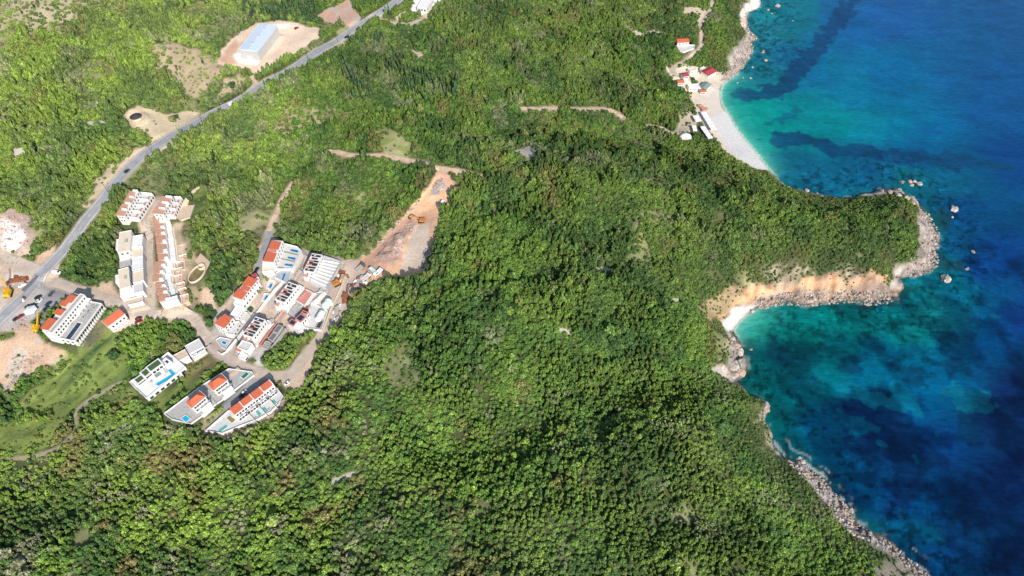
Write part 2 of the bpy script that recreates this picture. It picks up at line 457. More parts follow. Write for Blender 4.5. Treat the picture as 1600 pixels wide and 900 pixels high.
# ================================================================== buildings
# ---- hotel with the long dark pool
B = Bld('hotel', 'large white hotel with long dark pool, pergola and five red-roofed rooms on top', 'hotel', ref=(110, 505), h=5)
F, L, w = B.rect((84, 527), (128, 469), (111.5, 541), 5.0)
B.make_root(F, L, w)
flat_block(B, F, L, w, B.pz - 5, B.pz + 5.0, 'white', 'concrete', .9)
windows(B, F, L, w, 'f', 14, 2, B.pz - 1.4, 1.9, 2.0, 3.0)
windows(B, F, L, w, 'l', 4, 2, B.pz - 1.4, 1.5, 1.6, 3.0)
for i in range(14):      # balconies along the sea front
    t = .8 + (L - 1.6) * (i + .5) / 14
    for fl in range(2):
        mb = MB(); zz = B.pz - 1.4 + 3.0 * fl
        mb.box(F, t - 1.25, t + 1.25, w + .1, w + 1.6, zz, zz + .2); mb.box(F, t - 1.25, t + 1.25, w + 1.5, w + 1.6, zz + .2, zz + 1.0)
        mb.box(F, t - 1.25, t - 1.15, w + .15, w + .9, zz + .2, zz + 2.4)
        B.put(mb, 'balcony', M['white'])
pool(B, [(102.3, 529), (121.2, 504), (128, 505.6), (110, 530.2)], B.pz + 5.08, 'poolnavy', 'white', .5)
for i in range(4):
    mb = MB(); a = L * .60 + i * 3.1
    for yy in (w * .06, w * .46):
        mb.box(F, a, a + .2, yy, yy + .2, B.pz + 5.06, B.pz + 7.8); mb.box(F, a + 2.5, a + 2.7, yy, yy + .2, B.pz + 5.06, B.pz + 7.8)
    mb.box(F, a - .05, a + 2.75, w * .04, w * .52, B.pz + 7.8, B.pz + 8.0)
    B.put(mb, 'pergola', M['tarp'])
for i in range(34):
    a = RNG.uniform(.25, .95) * L; b = RNG.uniform(.55, .92) * w if a > .55 * L else RNG.uniform(.08, .3) * w
    if a < .3 * L and b > .3 * w: continue
    furniture(B, F, [(a, b, 1.9, .7, 'sunbed')], B.pz + 5.06, 'greydeck' if i % 3 else 'concrete')
F2, L2, w2 = B.rect((63.5, 516), (114, 457), (83, 519.5), 11.8)
flat_block(B, F2, L2, w2 * .62, B.pz - 4, B.pz + 10.2, 'white', 'concrete', .5, lab='rear wing carrying the red-roofed rooms')
def F3(x, y, z): return F2(x, y + w2 * .62 + .01, z)
flat_block(B, F3, L2, w2 * .38, B.pz - 4, B.pz + 11.8, 'white', 'concrete', .5, lab='tall front wing with two rows of small dark windows')
windows(B, F3, L2, w2 * .38, 'f', 13, 2, B.pz + 5.6, 1.1, 1.3, 2.8)
windows(B, F3, L2, w2 * .38, 'r', 2, 3, B.pz + 3, 1.0, 1.3, 3)
for (a, b, c, d) in ((.02, .15, .02, .62), (.15, .29, .0, .62), (.40, .54, .04, .62), (.62, .74, -.08, .40), (.74, .92, .06, .62)):
    mb = MB(); mb.box(F2, a * L2, b * L2 - .4, c * w2, d * w2 - .1, B.pz + 10.26, B.pz + 12.4)
    B.put(mb, 'room', M['white'])
    shed_roof(B, F2, a * L2 - .2, b * L2 - .2, c * w2 - .25, d * w2, B.pz + 12.4, .8, 'tile')

# ---- small house beside it
B = Bld('house', 'small white two-storey house with plain red gable roof beside the gravel parking spot', 'house', ref=(184, 497), h=6)
F, L, w = B.rect((161, 501), (186, 482.5), (170, 512), 6.0)
B.make_root(F, L, w)
mb = MB(); mb.box(F, 0, L, 0, w, B.pz - 3, B.pz + 6); B.put(mb, 'wall', M['white'])
hip_roof(B, F, 0, L, 0, w * .82, B.pz + 6.02, 2.3, 'tile', False, .3, True, .42)
windows(B, F, L, w, 'f', 4, 2, B.pz, 1.2, 1.4, 2.9); windows(B, F, L, w, 'l', 2, 2, B.pz, 1, 1.3, 2.9)
mb = MB(); mb.box(F, 1, L - 1, w + .02, w + 1.4, B.pz + 2.75, B.pz + 2.95); mb.box(F, 1, L - 1, w + 1.3, w + 1.4, B.pz + 2.95, B.pz + 3.8); B.put(mb, 'balcony', M['white'])

# ---- two new white rows with faded roofs
def white_row(B, p0, p1, p2, q0, q1, q2, n):
    F, L, w = B.rect(p0, p1, p2, 8.5)
    B.make_root(F, L, w)
    mb = MB(); mb.box(F, 0, L, 0, w, B.pz - 3, B.pz + 8.5); B.put(mb, 'wall', M['white'])
    for i in range(n):
        a = L * i / n; b = L * (i + 1) / n
        shed_roof(B, F, a + .1, b - 1.3 if i % 2 else b - .5, -.3, w * (.75 if i % 2 else 1.0), B.pz + 8.52, 1.2, 'tile2')
        mb = MB(); mb.box(F, b - 1.2, b - .1, w * .35, w, B.pz + 8.5, B.pz + 10.2); B.put(mb, 'roof_terrace', M['white'])
    windows(B, F, L, w, 'f', 2 * n, 2, B.pz + 2.6, 1.3, 1.5, 2.9); windows(B, F, L, w, 'l', 2, 2, B.pz + 2.6, 1.0, 1.3, 2.9)
    F, L, w = B.rect(q0, q1, q2, 3.6)
    flat_block(B, F, L, w, B.pz - 4, B.pz + 3.6, 'white', 'deck', .9, lab='lower terrace storey of the row')
    windows(B, F, L, w, 'f', 2 * n, 1, B.pz + .2, 1.6, 1.9, 3)
    for i in range(n):
        mb = MB(); a = L * (i + .9) / n; mb.box(F, a, a + .3, .3, w - .3, B.pz + 3.66, B.pz + 5.6); B.put(mb, 'party_wall', M['white'])
        mb = MB(); a = L * (i + .4) / n; mb.box(F, a - 1.2, a + 1.2, w - 2.2, w - .9, B.pz + 3.66, B.pz + 4.1); B.put(mb, 'planter', M['pink'])
B = Bld('terraced_houses', 'short white row of four new houses nearest the main road bend', 'row houses', ref=(200, 320), h=8)
white_row(B, (183, 336.5), (206, 297.5), (193.5, 338.5), (194, 339), (219, 302), (209, 351), 4)
B = Bld('terraced_houses', 'white row of new houses whose far end adjoins a stone stair and walled yard', 'row houses', ref=(255, 320), h=8)
white_row(B, (240, 333.5), (256, 306.5), (254, 336), (255, 336.5), (268, 309), (268, 346), 3)

# ---- long row stepping down the lane
B = Bld('terraced_houses', 'long stepped row of narrow houses with twelve faded terracotta roofs along the lane', 'row houses', ref=(252, 410), h=6)
UN = [(240,339,349),(242,349.5,358),(243,358.5,367.5),(245,368,381),(246.5,382,396),(248,397,406.5),(243,408,417.5),(241,418,428),(240,429,440),(244,441,449.5),(246.5,450,459.5),(249.5,460,471)]
first = True
for i, (x, v0, v1) in enumerate(UN):
    F, L, w = B.rect((x + .6, v1), (x, v0), (x + 16, v1), 6.5 - .1 * i)
    zt = B.pz + 6.5 - .1 * i
    if first: B.make_root(F, L, w); first = False
    mb = MB(); mb.box(F, 0.06, L - .06, 0, w, B.pz - 4, zt); B.put(mb, 'wall', M['white'])
    shed_roof(B, F, .25, L - .5, -.35, w * .92, zt + .02, 1.3, 'tile2')
    mb = MB(); mb.box(F, .3, L * .3, w * .6, w - .2, zt + .15, zt + 1.3); B.put(mb, 'roof_terrace', M['white'])
    mb = MB(); mb.box(F, 0.06, L - .06, w + .01, w + 3.4, B.pz - 4, zt - 2.9); B.put(mb, 'terrace', M['white'])
    mb = MB(); mb.box(F, 0.1, L - .1, w + 3.42, w + 4.6, B.pz - 4, zt - 4.1); B.put(mb, 'step', M['cream'])
    windows(B, F, L, w, 'f', 2, 1, zt - 3.0, 1.2, 1.6, 3)
    mb = MB(); mb.box(F, L - .3, L - .06, w + 4.62, w + 9.6, zt - 6.4, zt - 4.2); B.put(mb, 'party_wall', M['white'])
    mb = MB(); mb.box(F, 0.06, L - .3, w + 4.62, w + 9.5, B.pz - 4, zt - 5.4); B.put(mb, 'lower_terrace', M['tan'])
    for a in (.25, .7):
        mb = MB(); mb.box(F, L * a, L * a + .9, w + 7.6, w + 8.8, zt - 5.4, zt - 4.7); B.put(mb, 'planter', M['pink'])
F, L, w = B.rect((252.5, 475), (252, 469), (279, 477), 5.5); flat_block(B, F, L, w, B.pz - 4, B.pz + 5.5, 'white', 'white', .5, lab='white flat-roofed end house')
for (a, b, c, d) in ((271.5,350,282,375),(273,377,284.5,403),(277,405,288,421),(275,423,284,447),(277,449,283,474)):   # walled gardens
    P = [np.array(at_z(u, v, B.pz + 1.2)) for u, v in ((a, b), (c, b), (c + 1, d), (a + 1, d))]
    FOOT.append(P); mb = MB()
    for k in range(4):
        p, q = P[k], P[(k + 1) % 4]; dd = (q - p) / np.linalg.norm(q - p); nn = np.array([-dd[1], dd[0]]) * .25
        mb.hexa([(*(p - nn), B.pz - 3), (*(q - nn), B.pz - 3), (*(q + nn), B.pz - 3), (*(p + nn), B.pz - 3)], [(*(p - nn), B.pz + 1.2), (*(q - nn), B.pz + 1.2), (*(q + nn), B.pz + 1.2), (*(p + nn), B.pz + 1.2)])
    B.put(mb, 'garden_wall', M['cream'])

# ---- unfinished apartment house of flat cream and white roofs
B = Bld('apartment_building', 'sprawling unfinished flat-roofed apartment block in cream and white beside the lane', 'apartments', ref=(203, 415), h=7)
first = True
for (p0, p1, p2, h, wm, rm, par, nm) in (
    ((184,394),(187,362),(203,393),8.5,'white','cream',.35,'upper block with a sand-coloured roof'),
    ((181,389),(182,374),(190,389),5.5,'white','white',.5,None),
    ((206,386),(208,368),(222,386),6.5,'white','white',.5,None),
    ((206,400),(207,387.5),(223,400),5.2,'white','cream',.4,'patio block'),
    ((187,405),(185.5,395.5),(205,405),6.0,'white','white',.5,None),
    ((188,417.5),(187.5,406.5),(205,416.5),4.2,'white','concrete',.9,'sunken grey court'),
    ((206.5,421),(206.5,401.5),(224,421),6.0,'white','white',.5,None),
    ((187,450),(184.5,419.5),(204,450),8.0,'white','cream',.35,'lower block with a sand-coloured roof'),
    ((180.5,441),(180,430),(187,441),5.0,'white','white',.4,None),
    ((208,440.5),(207.5,423.5),(225,440.5),6.2,'white','cream',.5,None),
    ((210,457),(209,442.5),(224.5,457),5.6,'white','deck',.6,None),
    ((188,464),(187,452.5),(211,464),5.0,'white','white',.4,None),
    ((201,475),(201,465.5),(224,475),2.6,'white','tan',.9,'low curved forecourt'),):
    F, L, w = B.rect(p0, p1, p2, h)
    if first: B.make_root(F, L, w); first = False
    h += RNG.uniform(-.03, .03)
    flat_block(B, F, L, w, B.pz - 4 - RNG.uniform(0, .3), B.pz + h, wm, rm, par, lab=nm)
    if h > 5.4 and w > 7: windows(B, F, L, w, 'l', max(2, int(w / 4)), 1, B.pz + h - 3.4, 1.5, 1.5, 3)
    if h > 8: mb = MB(); mb.box(F, L * .4, L * .55, w * .55, w * .75, B.pz + h + .06, B.pz + h + .9); B.put(mb, 'roof_hatch', M['concrete'])

# ---- oval basin
B = Bld('storm_basin', 'oval open concrete basin with a small round shaft at its upper end', 'basin', ref=(307, 425), h=1)
ax0 = at_z(297.5, 441, B.pz + 1.2); ax1 = at_z(317, 413, B.pz + 1.2); c0 = (ax0 + ax1) / 2; dv = (ax1 - ax0); la = np.linalg.norm(dv) / 2; dv = dv / np.linalg.norm(dv); nv = np.array([-dv[1], dv[0]])
def oval(a, b, c=c0): return [tuple(c + dv * a * math.cos(t) + nv * b * math.sin(t)) for t in np.linspace(0, 2 * math.pi, 36, endpoint=False)]
pad([tuple(at_z(u, v, B.pz)) for u, v in ((293,446),(304,408),(313,395),(330,410),(322,432),(305,450))], B.pz)
B.root = empty(B.name, (*c0, B.pz), B.label, B.cat); B.off = (*c0, B.pz)
def ring(o, i, z0, z1):
    mb = MB(); n = len(o)
    for k in range(n):
        j = (k + 1) % n
        mb.hexa([(*o[k], z0), (*o[j], z0), (*i[j], z0), (*i[k], z0)], [(*o[k], z1), (*o[j], z1), (*i[j], z1), (*i[k], z1)])
    return mb
lb = 4.6
B.put(ring(oval(la, lb), oval(la - .5, lb - .5), B.pz - 1, B.pz + 1.4), 'basin_wall', M['cream'])
mb = MB(); o = oval(la - .5, lb - .5); mb.add([(*p, B.pz + .12) for p in o], [tuple(range(len(o)))]); B.put(mb, 'basin_floor', mat('algae_floor', (.20, .16, .07), .9, .3, .3))
cc = np.array(at_z(314, 416, B.pz + 1.6)); cir = lambda r: [tuple(cc + r * np.array([math.cos(t), math.sin(t)])) for t in np.linspace(0, 2 * math.pi, 24, endpoint=False)]
B.put(ring(cir(2.3), cir(1.8), B.pz - 1, B.pz + 1.9), 'shaft', M['cream'])
mb = MB(); mb.prism([tuple(at_z(u, v, B.pz + .3)) for u, v in ((304,408),(313.5,395.5),(329,410),(321,424))], B.pz - 1, B.pz + .3); B.put(mb, 'apron', M['tan'])

# ---- red-roofed villas with pool terraces, upper street
B = Bld('villa', 'tall white villa with two red roof panels above three side-by-side blue pools', 'villa', ref=(425, 395), h=8)
F, L, w = B.rect((410, 409), (424.5, 374.5), (428, 411.5), 8.5)
B.make_root(F, L, w)
mb = MB(); mb.box(F, 0, L, 0, w, B.pz - 3, B.pz + 8.5); B.put(mb, 'wall', M['white'])
r = MB(); r.box(F, .2, L - .2, .2, w - .2, B.pz + 8.5, B.pz + 8.62); B.put(r, 'roof_deck', M['white'])
for a, b in ((.03, .42), (.58, .94)): shed_roof(B, F, a * L, b * L, .6, w - .6, B.pz + 8.64, .9, 'tile')
for a in (.45, .50, .55): mb = MB(); mb.box(F, a * L, a * L + .9, .5, w - 1.5, B.pz + 8.64, B.pz + 9.0); B.put(mb, 'roof_beam', M['pink'])
windows(B, F, L, w, 'f', 6, 3, B.pz - .2, 1.2, 1.6, 2.9)
P = B.poly([(430, 411), (441, 380), (465, 386), (472, 393), (457, 421), (433, 421)], 3.0)
terrace(B, P, B.pz + 3.0, 'deck', .8)
for q in (((454,392),(455,389.5),(466,391.5),(465,395)),((449.5,403.5),(450.5,401),(462,403),(461,406.5)),((444.5,414.5),(445.5,412),(457.5,413.5),(456.5,416.5))): pool(B, q, B.pz + 3.0, 'poolblue', 'greydeck', .3)
for q in (((443,394),(444,392),(466,397),(465,399)),((439,405),(440,403.2),(461,407.2),(460,409.5)),((434.5,418),(435,416),(444,418),(443.5,420))):
    mb = MB(); mb.prism([tuple(at_z(*p, B.pz + 3.1)) for p in q], B.pz + 2.9, B.pz + 3.08); B.put(mb, 'lawn_strip', mat('dry_lawn', (.30, .28, .13), .95, .2, .6))
F, L, w = B.rect((410, 424), (410, 411.5), (427, 424), 5.0); flat_block(B, F, L, w, B.pz - 4, B.pz + 5, 'white', 'cream', .6, lab='lower cream roof terrace')
P = B.poly([(432, 426), (440, 422), (456, 422), (452, 438), (447, 442), (429, 433)], 1.6); terrace(B, P, B.pz + 1.6, 'greydeck', .5)
pool(B, ((440,438),(443.5,427),(446.5,427.5),(442.5,438.7)), B.pz + 1.6, 'poolblue', 'greydeck', .3)

B = Bld('villa', 'white villa in three stepped red-roofed blocks with two small blue plunge-pool decks below', 'villa', ref=(378, 452), h=8)
F, L, w = B.rect((364, 463), (389.5, 431.5), (377.5, 469.5), 8.0)
B.make_root(F, L, w)
mb = MB(); mb.box(F, 0, L, 0, w, B.pz - 3, B.pz + 8.0); B.put(mb, 'wall', M['white'])
shed_roof(B, F, .2, L * .36, .2, w - .2, B.pz + 8.02, 1.1, 'tile'); shed_roof(B, F, L * .40, L * .58, 1.2, w - .2, B.pz + 8.02, .9, 'tile'); shed_roof(B, F, L * .62, L - .2, .2, w - .2, B.pz + 8.02, 1.2, 'tile')
windows(B, F, L, w, 'f', 7, 3, B.pz - .4, 1.1, 1.5, 2.8)
F, L, w = B.rect((366, 473), (395, 437), (377, 481), 4.4); flat_block(B, F, L, w, B.pz - 4, B.pz + 4.4, 'white', 'white', .7, lab='lower terrace storey'); windows(B, F, L, w, 'f', 7, 1, B.pz + .8, 1.2, 1.5, 2.8)
F, L, w = B.rect((392, 431), (399, 427.5), (398, 436), 6.2); flat_block(B, F, L, w, B.pz - 3, B.pz + 6.2, 'white', 'white', .2); shed_roof(B, F, .2, L - .2, .2, w - .2, B.pz + 6.3, .8, 'tilered')
for q, qq in ((((415,449),(421,437),(430,439),(423,453)), ((420,449),(423,443.2),(426.8,444),(423.5,450.2))), (((408,469),(413,458),(423.5,459.5),(416,472)), ((412.8,467.5),(416.2,461.4),(419.6,462.5),(415.8,469)))):
    P = B.poly(q, 1.4); terrace(B, P, B.pz + 1.4, 'deck', .4); pool(B, qq, B.pz + 1.4, 'poolblue', 'greydeck', .25)

B = Bld('villa', 'white villa with orange-red roof at the lane bend, linked to a long flat white wing', 'villa', ref=(347, 503), h=8)
F, L, w = B.rect((335.5, 507), (351, 491), (350, 513.5), 8.0)
B.make_root(F, L, w)
mb = MB(); mb.box(F, 0, L, 0, w, B.pz - 3, B.pz + 8.0); B.put(mb, 'wall', M['white'])
shed_roof(B, F, .3, L * .68, -.2, w, B.pz + 8.02, 1.2, 'tile'); shed_roof(B, F, L * .7, L - .2, .5, w * .9, B.pz + 8.02, 1.0, 'tile')
windows(B, F, L, w, 'f', 3, 3, B.pz - .4, 1.2, 1.5, 2.8); windows(B, F, L, w, 'l', 2, 3, B.pz - .4, 1.1, 1.4, 2.8)
F, L, w = B.rect((359, 493), (371.5, 475), (370, 499), 5.0); flat_block(B, F, L, w, B.pz - 4, B.pz + 5, 'white', 'white', .6, lab='long flat white wing'); windows(B, F, L, w, 'f', 4, 1, B.pz + 1.2, 1.3, 1.6, 3)
F, L, w = B.rect((353, 520), (364, 500), (364, 525), 3.6); flat_block(B, F, L, w, B.pz - 4, B.pz + 3.6, 'white', 'deck', .7, lab='lower terrace storey'); windows(B, F, L, w, 'f', 3, 1, B.pz + .3, 1.3, 1.6, 3)
F, L, w = B.rect((370, 498), (376, 486), (381, 502), 3.0); flat_block(B, F, L, w, B.pz - 4, B.pz + 3, 'white', 'deck', .5)
pool(B, ((383.5,493),(385.5,488.5),(389.5,489.5),(387.5,494.5)), B.pz + .3, 'poolnavy', 'white', .3)
pool(B, ((368.3,502.5),(370,499.8),(377.3,501.8),(375.8,505)), B.pz + .8, 'poolblue', 'white', .3)
P = B.poly([(337, 531), (345, 527), (361, 531), (353, 547), (346, 543)], .8); terrace(B, P, B.pz + .8, 'greydeck', .6)
pool(B, ((346,536),(348.5,532.5),(354.3,535.2),(352,538.8)), B.pz + .8, 'poolblue', 'white', .3)

# ---- three flat-roofed blocks with dark roof panels
def panel_block(B, p0, p1, p2):
    F, L, w = B.rect(p0, p1, p2, 7.5)
    B.make_root(F, L, w)
    z = B.pz + 7.5
    flat_block(B, F, L, w, B.pz - 4, z, 'white', 'white', .3)
    for (a, b, s0, s1) in ((.03,.13,.1,.92),(.18,.27,.32,.95),(.33,.48,.52,.97),(.42,.53,.16,.5),(.53,.62,.52,.97),(.68,.77,.2,.75),(.83,.94,.06,.92)):
        mb = MB(); mb.box(F, a * L, b * L, s0 * w, s1 * w, z + .3, z + .42); q = B.put(mb, 'roof_panel', M['panel'])
        if b < .15 or a > .8:
            mb = MB(); mb.box(F, (a + .03) * L, (b - .035) * L, (s0 + .25) * w, (s0 + .42) * w, z + .42, z + .52); B.put(mb, 'vent', M['white'], q)
    for (a, b, s0, s1) in ((.33,.41,.02,.5),(.54,.63,.02,.5),(.18,.27,.04,.3)):
        mb = MB(); mb.box(F, a * L, b * L, s0 * w, s1 * w, z + .1, z + .34); B.put(mb, 'roof_terrace', M['pink'])
    windows(B, F, L, w, 'f', 6, 1, B.pz + 3.4, 1.0, 1.6, 3.1); windows(B, F, L, w, 'l', 2, 1, B.pz + 3.4, 1.0, 1.4, 3.1)
    mb = MB(); mb.box(F, -2.6, -.02, .2, w * .45, B.pz - 3, B.pz + 4.6); B.put(mb, 'side_wing', M['white'])
    mb = MB(); mb.box(F, -2.4, -.3, .5, w * .42, B.pz + 4.6, B.pz + 4.8); B.put(mb, 'wing_roof', M['pink'])
    for i in range(6):
        mb = MB(); a = L * (i + .25) / 6; mb.box(F, a, a + 1.8, -1.6, -.02, B.pz - 2, B.pz + 3.0); B.put(mb, 'porch', M['white'])
    return F, L, w
B = Bld('townhouse_block', 'uppermost white flat-roofed block with dark roof panels, above the ribbed unfinished terraces', 'townhouses', group='white blocks with dark roof panels', ref=(487, 412), h=7)
F, L, w = panel_block(B, (475, 421.5), (488.5, 394.5), (490, 427.5))
P = B.poly([(490, 428), (506, 399), (534, 408), (527, 424), (510, 452), (484, 440)], 2.6); terrace(B, P, B.pz + 2.6, 'deck', 0)
a0 = np.array(at_z(497, 404, B.pz + 3)); a1 = np.array(at_z(484, 439, B.pz + 3)); b0 = np.array(at_z(533, 410, B.pz + 3)); b1 = np.array(at_z(510, 451, B.pz + 3))
for i in range(8):
    p = a0 + (a1 - a0) * (i + .3) / 8; q = b0 + (b1 - b0) * (i + .3) / 8
    d = (q - p) / np.linalg.norm(q - p); n = np.array([-d[1], d[0]]) * .2
    mb = MB(); mb.hexa([(*(p - n), B.pz), (*(q - n), B.pz), (*(q + n), B.pz), (*(p + n), B.pz)], [(*(p - n), B.pz + 4.0), (*(q - n), B.pz + 3.3), (*(q + n), B.pz + 3.3), (*(p + n), B.pz + 4.0)]); B.put(mb, 'party_wall', M['white'])
d = (b1 - b0) / np.linalg.norm(b1 - b0); n = np.array([-d[1], d[0]]) * .25
mb = MB(); mb.hexa([(*(b0 - n), B.pz - 3), (*(b1 - n), B.pz - 3), (*(b1 + n), B.pz - 3), (*(b0 + n), B.pz - 3)], [(*(b0 - n), B.pz + 3.6), (*(b1 - n), B.pz + 3.6), (*(b1 + n), B.pz + 3.6), (*(b0 + n), B.pz + 3.6)]); B.put(mb, 'end_wall', M['concrete'])
B = Bld('townhouse_block', 'white flat-roofed block with dark roof panels, middle of three, right beside two small pool decks', 'townhouses', group='white blocks with dark roof panels', ref=(442, 455), h=7)
F, L, w = panel_block(B, (431, 466.5), (452.5, 439.5), (444, 474.5))
P = B.poly([(437, 478), (465, 444), (475, 449), (448, 487)], 2.4); terrace(B, P, B.pz + 2.4, 'white', .5, drop=5)
B = Bld('townhouse_block', 'lowest white flat-roofed block with dark roof panels, above the little red-roofed gatehouse', 'townhouses', group='white blocks with dark roof panels', ref=(397, 510), h=7)
F, L, w = panel_block(B, (380, 521), (400.5, 493.5), (394, 529))
flat_block(B, lambda x, y, z: F(x - 8.3, y + 1, z), 5.6, w, B.pz - 4, B.pz + 5.2, 'white', 'deck', .6, lab='lower corner wing')
P = B.poly([(394, 531), (418, 500), (424, 503), (400, 540)], 2.0); terrace(B, P, B.pz + 2.0, 'deck', .5, drop=5)

# ---- house with blue solar panels and its walled court
B = Bld('house', 'white house with blue solar panels and salmon roof edges beside a walled pale court', 'house', ref=(465, 500), h=6)
first = True
for p0, p1, p2, h in (((449.5,505),(456,497.5),(458,510.5),6.0),((461,498),(470,489.5),(469.5,504),7.2),((470.5,488.5),(473.5,484.5),(479,492),6.6)):
    F, L, w = B.rect(p0, p1, p2, h)
    if first: B.make_root(F, L, w); first = False
    mb = MB(); mb.box(F, 0, L, 0, w, B.pz - 4, B.pz + h - .4); B.put(mb, 'wall', M['white'])
    mb = MB(); mb.box(F, -.1, L + .1, -.1, w + .1, B.pz + h - .4, B.pz + h); B.put(mb, 'roof', M['pink'])
    mb = MB(); mb.box(F, .7, L - .7, .7, w - .7, B.pz + h + .02, B.pz + h + .2); B.put(mb, 'solar_panel', M['solar'])
    windows(B, F, L, w, 'f', 2, 1, B.pz + h - 4, 1.1, 1.4, 3)
F, L, w = B.rect((459, 513), (468, 504), (467, 520), 4.0); flat_block(B, F, L, w, B.pz - 4, B.pz + 4, 'white', 'white', .5)
P = B.poly([(487, 473), (513, 486), (503, 517), (476, 513), (470, 505), (482, 489)], 1.0); terrace(B, P, B.pz + 1.0, 'deck', 1.0)
F, L, w = B.rect((493, 512), (499, 500), (500, 514), 1.6); flat_block(B, F, L, w, B.pz - 1, B.pz + 1.6, 'concrete', 'darkroof', .5, lab='dark machine pit')
B = Bld('storage_tank', 'long rounded white tank lying in the walled court beside the solar house', 'tank', ref=(502, 494), h=2.5)
p = at_z(496.5, 500, B.pz + 2.2); q = at_z(503.5, 488, B.pz + 2.2)
def tank(B, p, q, r, m, m2):
    B.root = empty(B.name, (*((p + q) / 2), B.pz), B.label, B.cat); B.off = (*((p + q) / 2), B.pz); z = B.pz + r + .3
    d = (q - p) / np.linalg.norm(q - p)
    mb = MB(); mb.tube((*p, z), (*q, z), r, n=18); B.put(mb, 'shell', M[m])
    for a, s in ((p, -1), (q, 1)): mb = MB(); mb.tube((*a, z), (*(a + d * s * r * .4), z), r * .98, r * .6, n=18); B.put(mb, 'end_cap', M[m])
    for t in (.2, .8):
        c = p + (q - p) * t; mb = MB(); mb.tube((*(c - d * .3), z), (*(c + d * .3), z), r * 1.04, n=18); B.put(mb, 'band', M[m2])
        mb = MB(); n = np.array([-d[1], d[0]]); k = [c - d * .4 - n * r, c + d * .4 - n * r, c + d * .4 + n * r, c - d * .4 + n * r]; mb.hexa([(*i, B.pz - .5) for i in k], [(*i, B.pz + .9) for i in k]); B.put(mb, 'cradle', M['concrete'])
tank(B, p, q, 2.0, 'tarp', 'deck')
B = Bld('storage_tank', 'fat white and mint green tank standing on the dirt yard above the court', 'tank', ref=(511, 475), h=2.5)
tank(B, at_z(507.5, 479.5, B.pz + 2.5), at_z(514.5, 470, B.pz + 2.5), 2.4, 'mint', 'tarp')

# ---- walls, half-built terraces and stacked material between the blocks
def wall_line(pxs, h, th, m, label, name='retaining_wall', cat='wall', drop=3.0):
    P = W(pxs, h); off = tuple(P[0]); mb = MB()
    for a, b in zip(P[:-1], P[1:]):
        d = (b - a)[:2] / np.linalg.norm((b - a)[:2]); n = np.array([-d[1], d[0]]) * th / 2; e = d * th / 2
        p, q = a[:2] - e, b[:2] + e
        mb.hexa([(*(p - n), a[2] - drop), (*(q - n), b[2] - drop), (*(q + n), b[2] - drop), (*(p + n), a[2] - drop)], [(*(p - n), a[2] + h), (*(q - n), b[2] + h), (*(q + n), b[2] + h), (*(p + n), a[2] + h)])
    o = mb.build(name, M[m], None, off); o.location = off; tag(o, label, cat, None, 'thing'); FOOT.append([tuple(p[:2]) for p in P] + [tuple(P[-1][:2] + .5), tuple(P[0][:2] + .5)])
wall_line([(371, 527), (396, 494), (428, 452), (440, 440)], 2.6, .5, 'white', 'long white retaining wall running below the red-roofed villas and pool decks')
wall_line([(340, 549), (346, 553), (353, 549)], 1.2, .4, 'white', 'short white kerb wall at the lane corner of the pool garden')
wall_line([(405, 540), (428, 508), (446, 486), (456, 474)], 2.2, .5, 'pink', 'salmon retaining wall above the dark unfinished shell')
wall_line([(451, 490), (466, 472), (482, 455)], 1.8, .5, 'concrete', 'grey concrete wall stepping up between middle panel block and solar house')
wall_line([(471, 479), (486, 459), (504, 455)], 1.6, .4, 'white', 'white low wall under the ribbed terraces, above the salmon ground')
wall_line([(503, 519), (515, 486), (533, 447), (541, 424)], 1.0, .4, 'cream', 'long low cream wall along the dirt yard side of the building site')
wall_line([(470, 388), (477, 398), (468, 420), (458, 436)], 2.0, .4, 'concrete', 'grey wall between the three-pool terrace and the uppermost panel block')
wall_line([(346, 508), (360, 486), (374, 468)], 1.6, .35, 'concrete', 'grey kerb wall on the street behind the red-roofed villas')
for pg, hh, m, lab in (([(448, 490), (462, 472), (474, 480), (460, 499)], 1.4, 'concrete', 'grey half-built deck uphill of the solar house'), ([(463, 470), (478, 452), (490, 458), (476, 478)], 2.0, 'pink', 'salmon half-built terrace below the ribbed terraces'),
                       ([(428, 500), (444, 482), (450, 487), (434, 507)], 1.6, 'tan', 'sandy half-built terrace beside the middle panel block'), ([(455, 437), (466, 421), (474, 425), (463, 441)], 1.0, 'tan', 'sandy platform between pool terrace and middle panel block'),
                       ([(391, 497), (400, 486), (407, 491), (398, 502)], .8, 'deck', 'small pale deck above the lowest panel block'), ([(494, 459), (505, 446), (512, 452), (502, 464)], 1.2, 'concrete', 'grey half-built floor at the foot of the ribbed terraces')):
    g = W1(np.mean([p[0] for p in pg]), np.mean([p[1] for p in pg]), hh); B = Bld('half_built_terrace', lab, 'terrace', z=g[2])
    P = B.poly(pg, hh, False); FOOT.append(P); B.root = empty(B.name, (*np.mean(np.array(P), 0), B.pz), lab, 'terrace'); B.off = tuple(B.root.location)
    terrace(B, P, B.pz + hh, m, .6, 'concrete' if m != 'pink' else 'white', skip=(0,))
    c = np.mean(np.array(P), 0); d = np.array(P[1]) - np.array(P[0]); n_ = int(np.linalg.norm(d) / 3)
    for t in range(n_):
        p = np.array(P[0]) * (1 - (t + .5) / n_) + np.array(P[1]) * (t + .5) / n_; p = p * .55 + c * .45
        mb = MB(); mb.box(lambda x, y, z: (p[0] + x, p[1] + y, z), -.2, .2, -.2, .2, B.pz + hh, B.pz + hh + 1.5); B.put(mb, 'column', M['concrete'])
STK = []
